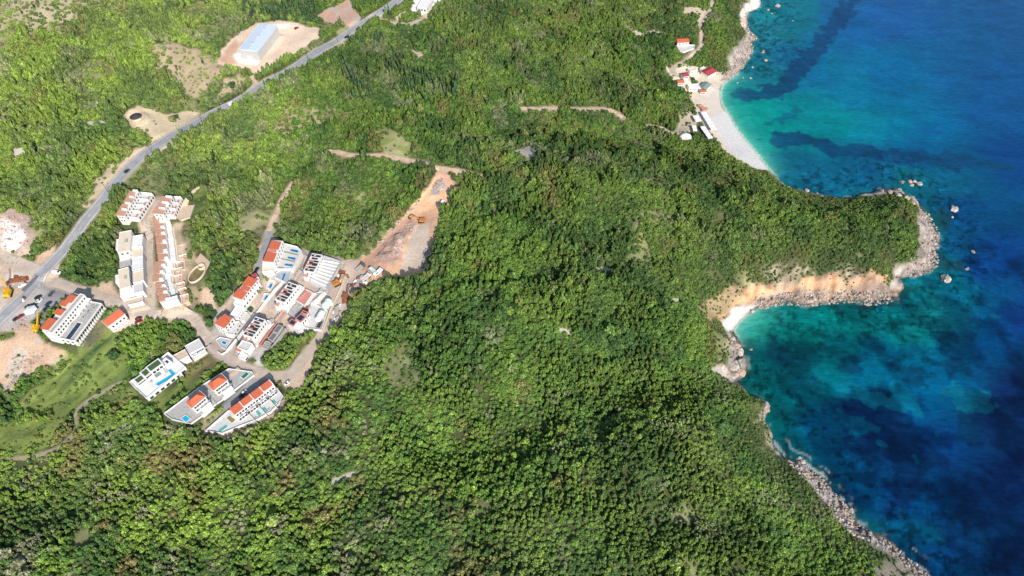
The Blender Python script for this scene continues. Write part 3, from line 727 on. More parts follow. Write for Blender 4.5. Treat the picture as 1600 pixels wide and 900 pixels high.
for k_ in range(3):
    mb = MB(); r_ = np.random.default_rng(70 + k_)
    for j in range(5 + k_):
        a, b_ = r_.uniform(-.2, .2, 2); mb.box(lambda x, y, z: (x + a, y + b_, z), -1.2, 1.2, -.55, .55, .22 * j, .22 * j + .17)
    STK.append(mb.mesh('stack_mesh', M[('tarp', 'rust', 'concrete')[k_]]))
for (x0, y0, x1, y1, cnt, where) in ((552, 432, 572, 446, 12, 'beside the trucks at the forest edge'), (516, 470, 534, 500, 9, 'along the dirt yard beside the long cream wall'), (455, 474, 484, 486, 8, 'among the half-built decks'), (414, 500, 432, 512, 6, 'on the sandy ground above the dark shell'), (10, 425, 40, 470, 12, 'in the crane yard left of the main road'), (520, 425, 540, 440, 6, 'near the orange excavator')):
    for j in range(cnt):
        uu, vv = RNG.uniform(x0, x1), RNG.uniform(y0, y1); g = W1(uu, vv, .6); k_ = int(RNG.integers(0, 3))
        o = bpy.data.objects.new('material_stack', STK[k_]); COL.objects.link(o); o.location = (g[0], g[1], g[2] - .02); o.rotation_euler[2] = RNG.uniform(0, 3.14); sc_ = RNG.uniform(.7, 1.3); o.scale = (sc_, sc_, sc_)
        lb_ = ('white', 'rusty', 'grey')[k_] + ' stack of building material ' + where; tag(o, lb_, 'material stack', lb_.replace('stack', 'stacks', 1))

# ---- unfinished slabs below
B = Bld('unfinished_house', 'dark grey unfinished concrete shell between the lowest panel block and the thicket', 'building shell', ref=(430, 520), h=4)
F, L, w = B.rect((418, 529), (434.5, 507.5), (426, 531.5), 4.2); B.make_root(F, L, w)
flat_block(B, F, L * .48, w, B.pz - 4, B.pz + 3.6, 'concrete', 'darkconc', .5); flat_block(B, lambda x, y, z: F(x + L * .5, y, z), L * .5, w, B.pz - 4, B.pz + 4.2, 'concrete', 'darkconc', .5)
mb = MB(); mb.box(F, -4, L, w + 1.4, w + 1.9, B.pz - 4, B.pz + 3.4); B.put(mb, 'retaining_wall', M['concrete'])
for i in range(8): mb = MB(); mb.box(F, L * (i + .3) / 8, L * (i + .3) / 8 + .4, w + .1, w + .5, B.pz - 3, B.pz + 3.2); B.put(mb, 'column', M['concrete'])
B = Bld('unfinished_house', 'low grey concrete shell with open roof cells nearest the lane below the panel blocks', 'building shell', ref=(416, 538), h=3)
F, L, w = B.rect((409, 542), (415, 532), (417, 545), 3.2); B.make_root(F, L, w)
flat_block(B, F, L, w, B.pz - 4, B.pz + 2.6, 'concrete', 'concrete', .9)
for i in (1, 2): mb = MB(); mb.box(F, L * i / 3 - .15, L * i / 3 + .15, .25, w - .25, B.pz + 2.66, B.pz + 3.4); B.put(mb, 'cell_wall', M['concrete'])
windows(B, F, L, w, 'f', 3, 1, B.pz - .6, 1.5, 1.7, 3)
B = Bld('gatehouse', 'little white gatehouse with square red roof by the lane', 'house', ref=(376, 545), h=4)
F, L, w = B.rect((368.5, 546), (374.5, 538.5), (375.5, 550), 4.0); B.make_root(F, L, w)
mb = MB(); mb.box(F, 0, L, 0, w, B.pz - 3, B.pz + 4); B.put(mb, 'wall', M['white']); shed_roof(B, F, -.2, L + .2, -.2, w + .2, B.pz + 4.02, .7, 'tile'); windows(B, F, L, w, 'f', 2, 1, B.pz + .2, 1, 1.4, 3)
F, L, w = B.rect((372, 557), (378, 550), (381, 562), 2.6); flat_block(B, F, L, w, B.pz - 3, B.pz + 2.6, 'white', 'white', .5); windows(B, F, L, w, 'f', 2, 1, B.pz - .8, 1, 1.4, 3)
B = Bld('boundary_wall', 'straight white garden wall dropping to the lane beside the small pool garden', 'wall', ref=(361, 540), h=2)
p = np.array(at_z(353, 548, B.pz + 2)); q = np.array(at_z(369, 529, B.pz + 2)); d = (q - p) / np.linalg.norm(q - p); n = np.array([-d[1], d[0]]) * .3
B.root = None; B.off = (*p, B.pz); mb = MB(); mb.hexa([(*(p - n), B.pz - 3), (*(q - n), B.pz - 3), (*(q + n), B.pz - 3), (*(p + n), B.pz - 3)], [(*(p - n), B.pz + 2), (*(q - n), B.pz + 2), (*(q + n), B.pz + 2), (*(p + n), B.pz + 2)])
o = mb.build('boundary_wall', M['white'], None, B.off); o.location = B.off; tag(o, B.label, 'wall', None, 'thing')
B = Bld('boundary_wall', 'long white wall ending the dirt yard between ribbed terraces and the solar house court', 'wall', ref=(498, 463), h=2)
p = np.array(at_z(490, 472, B.pz + 2)); q = np.array(at_z(508, 456, B.pz + 2)); d = (q - p) / np.linalg.norm(q - p); n = np.array([-d[1], d[0]]) * .9
B.off = (*p, B.pz); mb = MB(); mb.hexa([(*(p - n), B.pz - 3), (*(q - n), B.pz - 3), (*(q + n), B.pz - 3), (*(p + n), B.pz - 3)], [(*(p - n), B.pz + 2), (*(q - n), B.pz + 2), (*(q + n), B.pz + 2), (*(p + n), B.pz + 2)])
o = mb.build('boundary_wall', M['white'], None, B.off); o.location = B.off; tag(o, B.label, 'wall', None, 'thing')

# ---- white cubic villa with turf roofs and the cyan pool
B = Bld('villa', 'white cubic villa with green turf roofs and a bright cyan L-shaped pool', 'villa', ref=(243, 590), h=4)
F, L, w = B.rect((204, 597), (256, 556.5), (228, 624), 3.4); B.make_root(F, L, w)
flat_block(B, F, L + 4, w, B.pz - 5, B.pz + 3.4, 'white', 'white', .8); windows(B, F, L + 4, w, 'f', 7, 1, B.pz - .6, 2.2, 1.9, 3); windows(B, F, L + 4, w, 'l', 3, 1, B.pz - .6, 1.6, 1.9, 3)
pool(B, [(266,576),(276,585.3),(247.5,603.3),(243,600),(266.5,585.5),(262.5,579.5)], B.pz + 3.48, 'poolcyan', 'white', .3)
for (p0, p1, p2, h) in (((228,574),(247,560.5),(235,581.5),7.2),((218,583),(228.5,574.5),(227,589),6.6),((208.5,594),(220.5,585),(215,600),6.0)):
    F2, L2, w2 = B.rect(p0, p1, p2, h, False)
    mb = MB(); mb.box(F2, 0, L2, 0, w2, B.pz + 3.0, B.pz + h - .3); B.put(mb, 'upper_block', M['white'])
    mb = MB(); mb.box(F2, -.35, L2 + .35, -.35, w2 + .35, B.pz + h - .3, B.pz + h); q = B.put(mb, 'roof', M['white'])
    mb = MB(); mb.box(F2, .5, L2 - .5, .5, w2 - .5, B.pz + h + .01, B.pz + h + .12); B.put(mb, 'turf', M['turf'], q)
    windows(B, F2, L2, w2, 'f', 3, 1, B.pz + 3.2, 1.8, 1.9, 3)
F2, L2, w2 = B.rect((254, 563.5), (259.5, 558.5), (262, 570), 6.4, False); flat_block(B, F2, L2, w2, B.pz + 3.0, B.pz + 6.4, 'white', 'white', .4); mb = MB(); mb.box(F2, L2 * .2, L2 * .6, w2 * .4, w2 * .8, B.pz + 6.5, B.pz + 6.7); B.put(mb, 'skylight', M['panel'])
mb = MB(); F4, L4, w4 = B.rect((241, 586), (249, 580.5), (244, 590.5), 3.6, False); mb.box(F4, 0, L4, 0, w4, B.pz + 3.47, B.pz + 3.75); B.put(mb, 'skylight', M['greenroof'])
furniture(B, F4, [(L4 + 2.2, 0, 1.9, .8, 'sunbed'), (L4 + 2.2, 1.6, 1.9, .8, 'sunbed'), (L4 + 2.2, 3.2, 1.9, .8, 'sunbed'), (-4, 2, 1.4, 1.4, 'table'), (L4 + 3, -3.2, 2.2, 1.6, 'table')], B.pz + 3.46)
P = B.poly([(278, 574), (287.5, 588.5), (283, 592), (271, 575)], 3.0, False); terrace(B, P, B.pz + 2.6, 'deck', .5, drop=6)

B = Bld('annex', 'long flat sand-roofed garage wing leading to a white pavilion roof by the lane', 'annex', ref=(290, 555), h=3)
F, L, w = B.rect((264, 559), (287.5, 546.5), (273, 568), 3.2); B.make_root(F, L, w); flat_block(B, F, L, w, B.pz - 3, B.pz + 3.2, 'white', 'tan', .3)
mb = MB(); mb.box(F, 0, L, w + .02, w + 2.4, B.pz - 3, B.pz + 2.4); B.put(mb, 'walkway', M['white'])
F, L, w = B.rect((287.5, 541.5), (310, 529.5), (297, 553), 4.2); flat_block(B, F, L, w, B.pz - 3, B.pz + 4.2, 'white', 'deck', .4)
windows(B, F, L, w, 'f', 5, 1, B.pz + .5, 1.4, 1.8, 3)
F, L, w = B.rect((299, 556.5), (319, 543.5), (302, 563), 2.0); flat_block(B, F, L, w, B.pz - 3, B.pz + 2.0, 'white', 'white', .5)
for i in range(5): furniture(B, F, [(1 + i * 2.6, .6, 1.6, .8, 'sunbed')], B.pz + 2.06)

# ---- two hip-roofed villas on the wall terrace
def hip_villa(B, r0, r1, r2, plat, pl, plm, low):
    F, L, w = B.rect(r0, r1, r2, 7.2); B.make_root(F, L, w)
    mb = MB(); mb.box(F, 0, L, 0, w, B.pz - 3, B.pz + 7.2); B.put(mb, 'wall', M['white'])
    hip_roof(B, F, 0, L, 0, w * .9, B.pz + 7.22, 2.6, 'tile', True, .4, True, .45)
    windows(B, F, L, w, 'f', 5, 2, B.pz + .9, 1.3, 1.7, 3.0); windows(B, F, L, w, 'l', 2, 2, B.pz + .9, 1.1, 1.4, 3.0); windows(B, F, L, w, 'r', 2, 2, B.pz + .9, 1.1, 1.4, 3.0)
    mb = MB(); mb.box(F, L * .3, L, w + .02, w + 2.6, B.pz - 2, B.pz + 3.9); mb.box(F, L * .3, L, w + 2.45, w + 2.6, B.pz + 3.9, B.pz + 4.8); B.put(mb, 'balcony_storey', M['white'])
    mb = MB(); mb.box(F, L * .1, L * .95, w + 2.62, w + 4.8, B.pz - 3, B.pz + 1.0); B.put(mb, 'lower_terrace', M['white'])
    P = B.poly(plat, 1.2); terrace(B, P, B.pz + .6, 'concrete', .7)
    pool(B, pl, B.pz + 1.0, plm, 'white', .4)
    furniture(B, F, [(L * .35 + i * 2.4, w + .8, 1.7, .7, 'sunbed') for i in range(3)], B.pz + 3.92)
B = Bld('villa', 'white villa with hipped red roof, upper of two, between grey forecourt and teal-green pool', 'villa', ref=(340, 597), h=7)
hip_villa(B, (325, 600), (345.5, 585), (335, 610), [(313, 603), (357, 575.5), (394, 580.5), (397, 585.5), (348, 624), (338, 631)], ((376.5,588.5),(385,581.3),(389.3,584.5),(380.5,592)), 'poolteal', 0)
F, L, w = B.rect((357, 585), (371, 573), (361, 588.5), 1.3, False); mb = MB(); mb.box(F, 0, L, 0, w, B.pz - 2, B.pz + 1.1); B.put(mb, 'forecourt', M['tan'])
B = Bld('villa', 'white villa with hipped red roof, lower of two, with round-cornered turquoise pool terrace', 'villa', ref=(306, 625), h=7)
hip_villa(B, (291, 629), (311.5, 612), (301, 637.5), [(255.5, 646), (312, 604), (337, 631), (318, 648), (298, 662), (268, 655)], ((283.5,654),(290,649),(297.5,654),(290.5,659.5)), 'poolcyan', 0)

# ---- long villa with curved wall
B = Bld('villa', 'long white terrace villa under one red roof strip with curved white wall and green pools', 'villa', ref=(392, 622), h=6)
F, L, w = B.rect((358.5, 641), (421, 595), (364.5, 647), 6.2); B.make_root(F, L, w)
mb = MB(); mb.box(F, 0, L, 0, w + 1.5, B.pz - 3, B.pz + 6.2); B.put(mb, 'wall', M['white'])
for i in range(4):
    a, b = L * i / 4, L * (i + 1) / 4
    shed_roof(B, F, a + .25, b - .25, -.2, w + (.1 if i % 2 else .9), B.pz + 6.22, .9, 'tile')
    mb = MB(); mb.box(F, b - .24, b + .24, -.2, w * 1.1, B.pz + 6.2, B.pz + 7.3); B.put(mb, 'party_wall', M['white'])
    mb = MB(); mb.box(F, a + 1.2, b - 1.2, w + 1.52, w + 3.3, B.pz - 2, B.pz + 3.6); mb.box(F, a + 1.2, b - 1.2, w + 3.2, w + 3.3, B.pz + 3.6, B.pz + 4.3); B.put(mb, 'balcony_storey', M['white'])
    furniture(B, F, [(a + 2.4, w + 1.8, 1.7, .7, 'sunbed'), (a + 6.2, w + 1.8, 1.2, 1.2, 'table')], B.pz + 3.62)
windows(B, F, L, w + 1.5, 'f', 14, 1, B.pz + 3.3, 1.3, 1.6, 3.0); windows(B, F, L, w + 3.3, 'f', 14, 1, B.pz + .8, 1.5, 1.8, 3.0)
P = B.poly([(321, 674), (358, 641.5), (421, 595), (429, 602), (442, 618), (436, 632), (424, 644), (400, 657.5), (374, 667), (348, 678)], 1.0)
terrace(B, P, B.pz + 1.0, 'deck', .9, skip=(1,))
for q, m in ((((423.5,626.5),(427.5,623.3),(433,629),(428.8,633)),'poolgreen'),(((409.5,637),(413.5,635),(419.5,642),(415.2,645)),'poolgreen'),(((399,643),(402.7,640),(409,647),(405,650.5)),'poolgreen'),(((340.5,672),(353,663),(356.8,666),(344.3,675.6)),'poolgreen'),(((353.8,653),(359,649),(368,656.5),(362.5,661)),'poololive')):
    pool(B, q, B.pz + 1.0, m, 'white', .3)
for i in range(12):
    a = L * (.02 + .08 * i); furniture(B, F, [(a, w + 7.2 + (i % 3), 1.7, .7, 'sunbed' if i % 3 else 'table')], B.pz + 1.02)
for i in range(1, 4):
    mb = MB(); a = L * i / 4; mb.box(F, a - .12, a + .12, w + 4.5, w + 12.5, B.pz + 1.0, B.pz + 2.3); B.put(mb, 'party_wall', M['white'])

# ---- hangar
B = Bld('warehouse', 'large warehouse with pale blue metal roof and grey cladding on a dirt lot', 'warehouse', ref=(400, 62), h=9)
F, L, w = B.rect((374, 76.5), (405.5, 37), (402, 81), 9.0); B.make_root(F, L, w)
mb = MB(); mb.box(F, 0, L, 0, w, B.pz - 2, B.pz + 9); B.put(mb, 'wall', M['greymetal'])
q = hip_roof(B, F, 0, L, 0, w, B.pz + 9.02, .9, 'blueroof', False, .25, True)
for i in range(12):
    mb = MB(); a = L * (i + .5) / 12; zr = B.pz + 9.06
    for y0, y1, z0, z1 in ((-.2, w / 2, zr, zr + .92), (w / 2, w + .2, zr + .92, zr)): mb.hexa([F(a - .12, y0, z0 - .1), F(a + .12, y0, z0 - .1), F(a + .12, y1, z1 - .1), F(a - .12, y1, z1 - .1)], [F(a - .12, y0, z0 + .06), F(a + .12, y0, z0 + .06), F(a + .12, y1, z1 + .06), F(a - .12, y1, z1 + .06)])
    B.put(mb, 'roof_rib', M['greymetal'], q)
for a in (.22, .5, .78): mb = MB(); mb.box(F, a * L, a * L + 1.6, w * .42, w * .58, B.pz + 9.7, B.pz + 10.4); B.put(mb, 'roof_vent', M['greymetal'], q)
for i in range(5): mb = MB(); a = L * (i + .3) / 5; mb.box(F, a, a + 3.4, w + .02, w + .1, B.pz, B.pz + 4.2); B.put(mb, 'door', M['greymetal'])
mb = MB(); mb.box(F, -.1, -.02, w * .3, w * .6, B.pz, B.pz + 4.5); B.put(mb, 'door', M['deck'])

# ---- white building at the top edge
B = Bld('house', 'white flat-roofed house on a bleached gravel yard above the main road', 'house', ref=(664, 4), h=5)
F, L, w = B.rect((652, 10), (663, -6), (666, 14), 5.0); B.make_root(F, L, w); flat_block(B, F, L, w, B.pz - 3, B.pz + 5, 'white', 'white', .5); windows(B, F, L, w, 'f', 6, 1, B.pz + 1, 1.4, 1.6, 3); windows(B, F, L, w, 'l', 3, 1, B.pz + 1, 1.4, 1.6, 3)

# ---- beach settlement
def gable_house(name, label, p0, p1, p2, h, roof, rh=1.4, wall='white', cat='house', hip=False, win=3):
    B = Bld(name, label, cat, ref=((p1[0] + p2[0]) / 2, (p1[1] + p2[1]) / 2), h=h)
    F, L, w = B.rect(p0, p1, p2, h); B.make_root(F, L, w)
    mb = MB(); mb.box(F, .2, L - .2, .2, w - .2, B.pz - 2, B.pz + h); B.put(mb, 'wall', M[wall])
    hip_roof(B, F, 0, L, 0, w, B.pz + h + .02, rh, roof, hip, .3, False)
    windows(B, lambda x, y, z: F(x + .2, y + .2, z), L - .4, w - .4, 'f', win, 1, B.pz + h - 3.2, 1, 1.3, 3)
    return B
gable_house('beach_house', 'beach house with big crimson roof where the rocks meet the beach', (1096, 110.5), (1108, 104), (1107, 118.5), 4, 'tilered', 1.6)
gable_house('beach_house', 'narrow white house with small crimson roof at the head of the beach road', (1065.3, 114), (1073.4, 112.8), (1067.8, 120), 5, 'tilered', 1.0)
gable_house('beach_house', 'little orange-roofed house at the forest edge above the beach', (1056.5, 124.5), (1066.5, 123.7), (1059.5, 130), 3.5, 'tile', 1.2)
gable_house('beach_bar', 'small beach hut with orange roof on the pale sand', (1093, 139.8), (1102, 139.2), (1094.8, 144), 2.8, 'tile', .8, cat='hut')
gable_house('beach_restaurant', 'low building with grey-green roof at the back of the beach', (1091.6, 136.5), (1100, 128), (1104, 139.5), 3.2, 'greenroof', 1.0, cat='restaurant')
B = gable_house('house', 'red-roofed white house with broad white terrace in the forest above the bay', (1056, 60), (1074, 59), (1058.5, 67), 4.5, 'tile', 1.5)
P = B.poly([(1054, 73), (1060, 70), (1086, 71), (1084, 76), (1068, 82), (1062, 80)], .6); terrace(B, P, B.pz + .6, 'deck', .8)
def flat_house(name, label, p0, p1, p2, h, roof='white', cat='house', wall='white'):
    B = Bld(name, label, cat, ref=((p1[0] + p2[0]) / 2, (p1[1] + p2[1]) / 2), h=h)
    F, L, w = B.rect(p0, p1, p2, h); B.make_root(F, L, w); flat_block(B, F, L, w, B.pz - 2, B.pz + h, wall, roof, .4); windows(B, F, L, w, 'f', 4, 1, B.pz + h - 3, 1, 1.2, 3)
    return B
flat_house('beach_house', 'white flat-roofed house with row of dark openings behind the grey-green roof', (1073.5, 132), (1091, 131), (1077.5, 138), 3.4)
flat_house('beach_house', 'flat cream roof terrace just left of the big crimson roof', (1075, 107.5), (1086, 104.5), (1077.5, 112.5), 3.2, 'cream')
flat_house('beach_house', 'small white flat-roofed cottage touching the crimson roof from the forest side', (1094, 106.5), (1100, 103.5), (1097, 110), 3.0)
def canopy(label, p0, p1, p2, h=3.0):
    B = Bld('canopy', label, 'canopy', ref=((p1[0] + p2[0]) / 2, (p1[1] + p2[1]) / 2), h=h, group='white canopies on the beach')
    F, L, w = B.rect(p0, p1, p2, h); B.make_root(F, L, w)
    n = max(2, int(L / 4)); mb = MB()
    for i in range(n):      # gently pitched bays
        a, b = L * i / n, L * (i + 1) / n
        mb.add([F(a, 0, B.pz + h), F(b, 0, B.pz + h), F(b, w, B.pz + h), F(a, w, B.pz + h), F((a + b) / 2, 0, B.pz + h + .25), F((a + b) / 2, w, B.pz + h + .25)], [(0, 4, 5, 3), (4, 1, 2, 5), (0, 1, 4), (2, 3, 5)])
    B.put(mb, 'roof_sheet', M['tarp'])
    for i in range(n + 1):
        for y in (.2, w - .2):
            mb = MB(); a = .15 + (L - .3) * i / n; mb.tube(F(a, y, B.pz - .5), F(a, y, B.pz + h), .07); B.put(mb, 'post', M['greymetal'])
canopy('longest white canopy on the pebble beach', (1111.8, 204), (1094.3, 174.8), (1120, 202.5))
canopy('small square white canopy behind the longest one', (1087.8, 191), (1082, 181), (1096, 189))
canopy('long narrow white canopy at the forest edge of the beach', (1107, 217), (1093.5, 197.5), (1114.5, 216))
canopy('smallest white canopy half under the trees', (1083.5, 206), (1081, 196.5), (1089.5, 204))
B = Bld('tent', 'white domed tent among the trees behind the beach', 'tent', ref=(1071, 215), h=2)
c = at_z(1071, 214, B.pz); pad([tuple(c + 5 * np.array([math.cos(t), math.sin(t)])) for t in np.linspace(0, 6.28, 12, endpoint=False)], B.pz)
mb = MB(); n = 20; rings = 6; vs = []
for j in range(rings + 1):
    a = j / rings * math.pi / 2
    for i in range(n): vs.append((c[0] + 5.2 * math.cos(a) * math.cos(6.2832 * i / n), c[1] + 3.4 * math.cos(a) * math.sin(6.2832 * i / n), B.pz + 3.2 * math.sin(a)))
mb.add(vs, [(j * n + i, j * n + (i + 1) % n, (j + 1) * n + (i + 1) % n, (j + 1) * n + i) for j in range(rings) for i in range(n)])
B.root = empty(B.name, (*c, B.pz), B.label, B.cat); B.off = (*c, B.pz); B.put(mb, 'cover', M['tarp'])
mb = MB(); mb.box(lambda x, y, z: (c[0] + x, c[1] + y, z), -1, 1, -3.6, -3.2, B.pz, B.pz + 2.1); B.put(mb, 'door', M['cream'])
def parasol(label, u, v, m, r=1.8):
    g = W1(u, v, 2.4); o = empty('parasol', tuple(g), label, 'parasol', 'parasols on the beach')
    mb = MB(); n = 8; z = 2.3
    mb.add([(r * math.cos(6.2832 * i / n), r * math.sin(6.2832 * i / n), z - .45) for i in range(n)] + [(0, 0, z + .15)], [(i, (i + 1) % n, n) for i in range(n)]); mb.build('shade', M[m], o)
    mb = MB(); mb.tube((0, 0, -.3), (0, 0, z), .05); mb.build('pole', M['greymetal'], o)
    FOOT.append([(g[0] - 2, g[1] - 2), (g[0] + 2, g[1] - 2), (g[0] + 2, g[1] + 2), (g[0] - 2, g[1] + 2)])
for i, (u, v) in enumerate(((1094, 164), (1098, 167), (1100, 171), (1103, 169))):
    parasol(('faded orange parasol nearest the pale path behind the beach', 'salmon parasol in the middle of the cluster above the longest canopy', 'salmon parasol touching the end of the longest canopy', 'faded orange parasol nearest the water in the cluster above the longest canopy')[i], u, v, 'pink' if i in (1, 2) else 'tile2', 2.3)
B = Bld('round_hut', 'round hut with dark conical roof on a sandy clearing beside the main road', 'hut', ref=(211.5, 182), h=2.5)
c = at_z(211.5, 181.5, B.pz + 2.4); ci = lambda r: [tuple(c + r * np.array([math.cos(t), math.sin(t)])) for t in np.linspace(0, 2 * math.pi, 20, endpoint=False)]
pad(ci(7), B.pz); B.root = empty(B.name, (*c, B.pz), B.label, B.cat); B.off = (*c, B.pz)
mb = MB(); mb.prism(ci(3.4), B.pz - 1, B.pz + 2.3); B.put(mb, 'wall', M['cream'])
mb = MB(); o = ci(4.2); mb.add([(*p, B.pz + 2.2) for p in o] + [(*c, B.pz + 4.2)], [(i, (i + 1) % 20, 20) for i in range(20)] + [tuple(range(20))[::-1]]); B.put(mb, 'roof', M['darkroof'])
B.put(ring(ci(6.0), ci(5.7), B.pz - 1, B.pz + .5), 'ring_wall', M['tan'])
# hexagonal white canopy by the car park
B = Bld('canopy', 'white six-sided canopy beside the parked cars at the hotel', 'canopy', ref=(47, 485), h=3)
c = at_z(47, 484.5, B.pz + 3); hx = lambda r, k=6: [tuple(c + r * np.array([math.cos(t + .3), math.sin(t + .3)])) for t in np.linspace(0, 2 * math.pi, k, endpoint=False)]
B.root = empty(B.name, (*c, B.pz), B.label, B.cat); B.off = (*c, B.pz); FOOT.append(hx(4.5))
mb = MB(); o = hx(4.0); mb.add([(*p, B.pz + 2.9) for p in o] + [(*c, B.pz + 4.0)], [(i, (i + 1) % 6, 6) for i in range(6)] + [tuple(range(6))[::-1]]); B.put(mb, 'cover', M['tarp'])
for p in hx(3.7): mb = MB(); mb.tube((*p, B.pz - .5), (*p, B.pz + 2.9), .08); B.put(mb, 'post', M['greymetal'])
# pillared wall by the lane end of the long stepped row
B = Bld('stone_stair', 'narrow pale stone stair climbing through scrub beside the walled yard', 'stair', ref=(298, 305), h=0.5)
pts = W([(288, 320), (292, 312), (298, 303), (304, 297), (311, 292)], .3); B.root = empty(B.name, tuple(pts[0]), B.label, B.cat); B.off = tuple(pts[0])
mb = MB(); wdt = [1.7, 1.7, 1.1, .7, .6]
for i in range(4):
    for k in range(8):
        t0 = k / 8; a = pts[i] + (pts[i + 1] - pts[i]) * t0; b = pts[i] + (pts[i + 1] - pts[i]) * (t0 + .125); d = (b - a)[:2]; d = d / np.linalg.norm(d); n = np.array([-d[1], d[0]]) * wdt[i]
        z = a[2] + .35 + .08 * (k % 2); mb.hexa([(*(a[:2] - n), z - 1.5), (*(b[:2] - n), z - 1.5), (*(b[:2] + n), z - 1.5), (*(a[:2] + n), z - 1.5)], [(*(a[:2] - n), z), (*(b[:2] - n), z), (*(b[:2] + n), z), (*(a[:2] + n), z)])
B.put(mb, 'steps', M['cream'])
B = Bld('walled_yard', 'empty concrete yard with low walls at the end of the second white row', 'yard', ref=(292, 330), h=.5)
P = B.poly([(283, 321), (304, 320), (297, 340), (283, 345), (277, 341)], .5); B.root = empty(B.name, (*np.mean(np.array(P), 0), B.pz), B.label, B.cat); B.off = tuple(B.root.location); terrace(B, P, B.pz + .3, 'tan', .8, 'cream', skip=(0,))

# ================================================================== ground: level the pads and the roads
wsum = np.zeros_like(H); zsum = np.zeros_like(H); wmax = np.zeros_like(H)
for poly, z, fe in PADS:
    ins = in_poly(XX, YY, poly); d = dist_line(XX, YY, poly, True, fe + 1)
    w_ = np.where(ins, 1.0, 1 - sstep(0, fe, d)); w_[d > fe] *= ins[d > fe]
    wsum += w_ ** 2; zsum += w_ ** 2 * z; wmax = np.maximum(wmax, w_)
H = H * (1 - wmax) + np.where(wsum > 0, zsum / np.maximum(wsum, 1e-6), 0) * wmax

def smooth_line(P, step=2.5):
    P = np.asarray(P, float); out = []
    Q = np.vstack([2 * P[0] - P[1], P, 2 * P[-1] - P[-2]])
    for i in range(1, len(Q) - 2):
        n = max(2, int(np.linalg.norm(Q[i + 1][:2] - Q[i][:2]) / step))
        for k in range(n):
            t = k / n; a, b, c, d = Q[i - 1], Q[i], Q[i + 1], Q[i + 2]
            out.append(.5 * ((2 * b) + (c - a) * t + (2 * a - 5 * b + 4 * c - d) * t ** 2 + (3 * b - a - 3 * c + d) * t ** 3))
    out.append(P[-1]); return np.array(out)
ROADS = []
def road(name, px, width, m, lift=.15, lines=False):
    P = smooth_line(W(px))
    P[:, 2] = np.maximum(sample(H, P[:, 0], P[:, 1]), .3)
    k = np.ones(15) / 15; zz = np.convolve(np.pad(P[:, 2], 7, 'edge'), k, 'valid'); P[:, 2] = zz
    ROADS.append((name, P, width, m, lift, lines)); return P
road('main_road', [(-90,585),(-40,537),(0,498),(40,459),(75,420),(105,385),(134,345),(160,311),(186,280),(215,251),(250,223),(290,201),(330,180),(375,154),(420,128),(460,105),(500,79),(545,52),(580,29),(620,1),(665,-30),(720,-70)], 8.2, 'asphalt', .16, True)
road('village_lane', [(82,441),(120,452),(165,468),(215,486),(262,491),(298,494),(318,520),(338,547),(362,563),(385,575),(412,584)], 6.5, 'lane', .12)
road('village_lane', [(410,582),(432,588),(455,582),(470,566),(483,548),(500,528),(516,502),(530,478),(548,452),(562,430)], 6.0, 'lane', .10)
road('village_lane', [(234,486),(233,460),(231,430),(230,395),(230,362),(231,343),(238,326),(247,312)], 7.5, 'lane', .09)
road('street', [(348,512),(366,484),(384,460),(402,427),(410,398),(417,376),(422,362)], 5.5, 'street', .11)
road('dirt_track', [(420,364),(426,348),(437,322),(448,302),(462,281),(486,262)], 3.4, 'dirt', .07)
road('dirt_track', [(513,237),(530,239),(560,243),(600,243),(640,252),(680,261),(716,268),(752,276)], 4.0, 'dirt', .07)
road('dirt_track', [(812,170),(845,169),(880,168),(910,171),(938,170),(958,174),(972,186)], 4.0, 'dirt', .07)
road('dirt_track', [(1015,197),(1032,203),(1046,210),(1060,214),(1076,213)], 6.0, 'dirt', .07)
road('beach_road', [(1113,-12),(1111,12),(1097,40),(1096,62),(1092,78),(1080,90),(1064,98),(1050,107),(1058,119)], 3.0, 'lane', .09)
road('access_track', [(582,30),(600,33),(618,36),(640,38),(656,32),(668,22),(672,12)], 4.2, 'lane', .09)
road('quarry_road', [(-60,388),(0,403),(30,412),(64,426)], 8.0, 'lane', .10)
road('grass_track', [(-20,722),(30,716),(60,712),(88,702),(108,686),(120,668),(119,650),(127,638),(150,620),(188,598)], .9, 'grasspath', .05)
for name, P, width, m, lift, lines in ROADS:
    d = dist_line(XX, YY, P[:, :2], False, width / 2 + 6)
    near = np.nonzero(d < width / 2 + 5)
    if len(near[0]) == 0: continue
    X = XX[near]; Y = YY[near]; bz = np.zeros(X.shape); bd = np.full(X.shape, 1e9)
    for q in P:
        dd = (X - q[0]) ** 2 + (Y - q[1]) ** 2; c = dd < bd; bd[c] = dd[c]; bz[c] = q[2]
    t = 1 - sstep(width / 2 + .8, width / 2 + 4.5, d[near])
    t = t * (1 - wmax[near])
    H[near] = H[near] * (1 - t) + bz * t

# ------------------------------------------------------------------ ground colours and planting density
FLOOR = np.array((.085, .10, .04))
C = np.ones((*H.shape, 3)) * FLOOR
n1 = fbm(XX, YY, 40, 4, 2)[..., None]; n2 = fbm(XX, YY, 6, 3, 4)[..., None]; n3 = fbm(XX, YY, 2.5, 2, 6)[..., None]
C = C * (.7 + .6 * n2) * (1 + 0.5 * (n1 - .5))
DENS = np.ones(H.shape); GRASS = np.zeros(H.shape)
# drier open scrub inside the wood
U_, V_, D_ = project(XX, YY, H)
UL = sstep(700, 250, U_) * sstep(420, 120, V_)
open_ = sstep(.64, .76, fbm(XX, YY, 26, 4, 12) + .08 * UL - .06 * sstep(430, 520, V_))
C = C * (1 - open_[..., None]) + (np.array((.25, .25, .12)) * (.55 + .9 * n2)) * open_[..., None]
DENS = DENS * (1 - .55 * open_)
gy, gx = np.gradient(H, GY, GX); SLOPE = np.hypot(gx, gy)

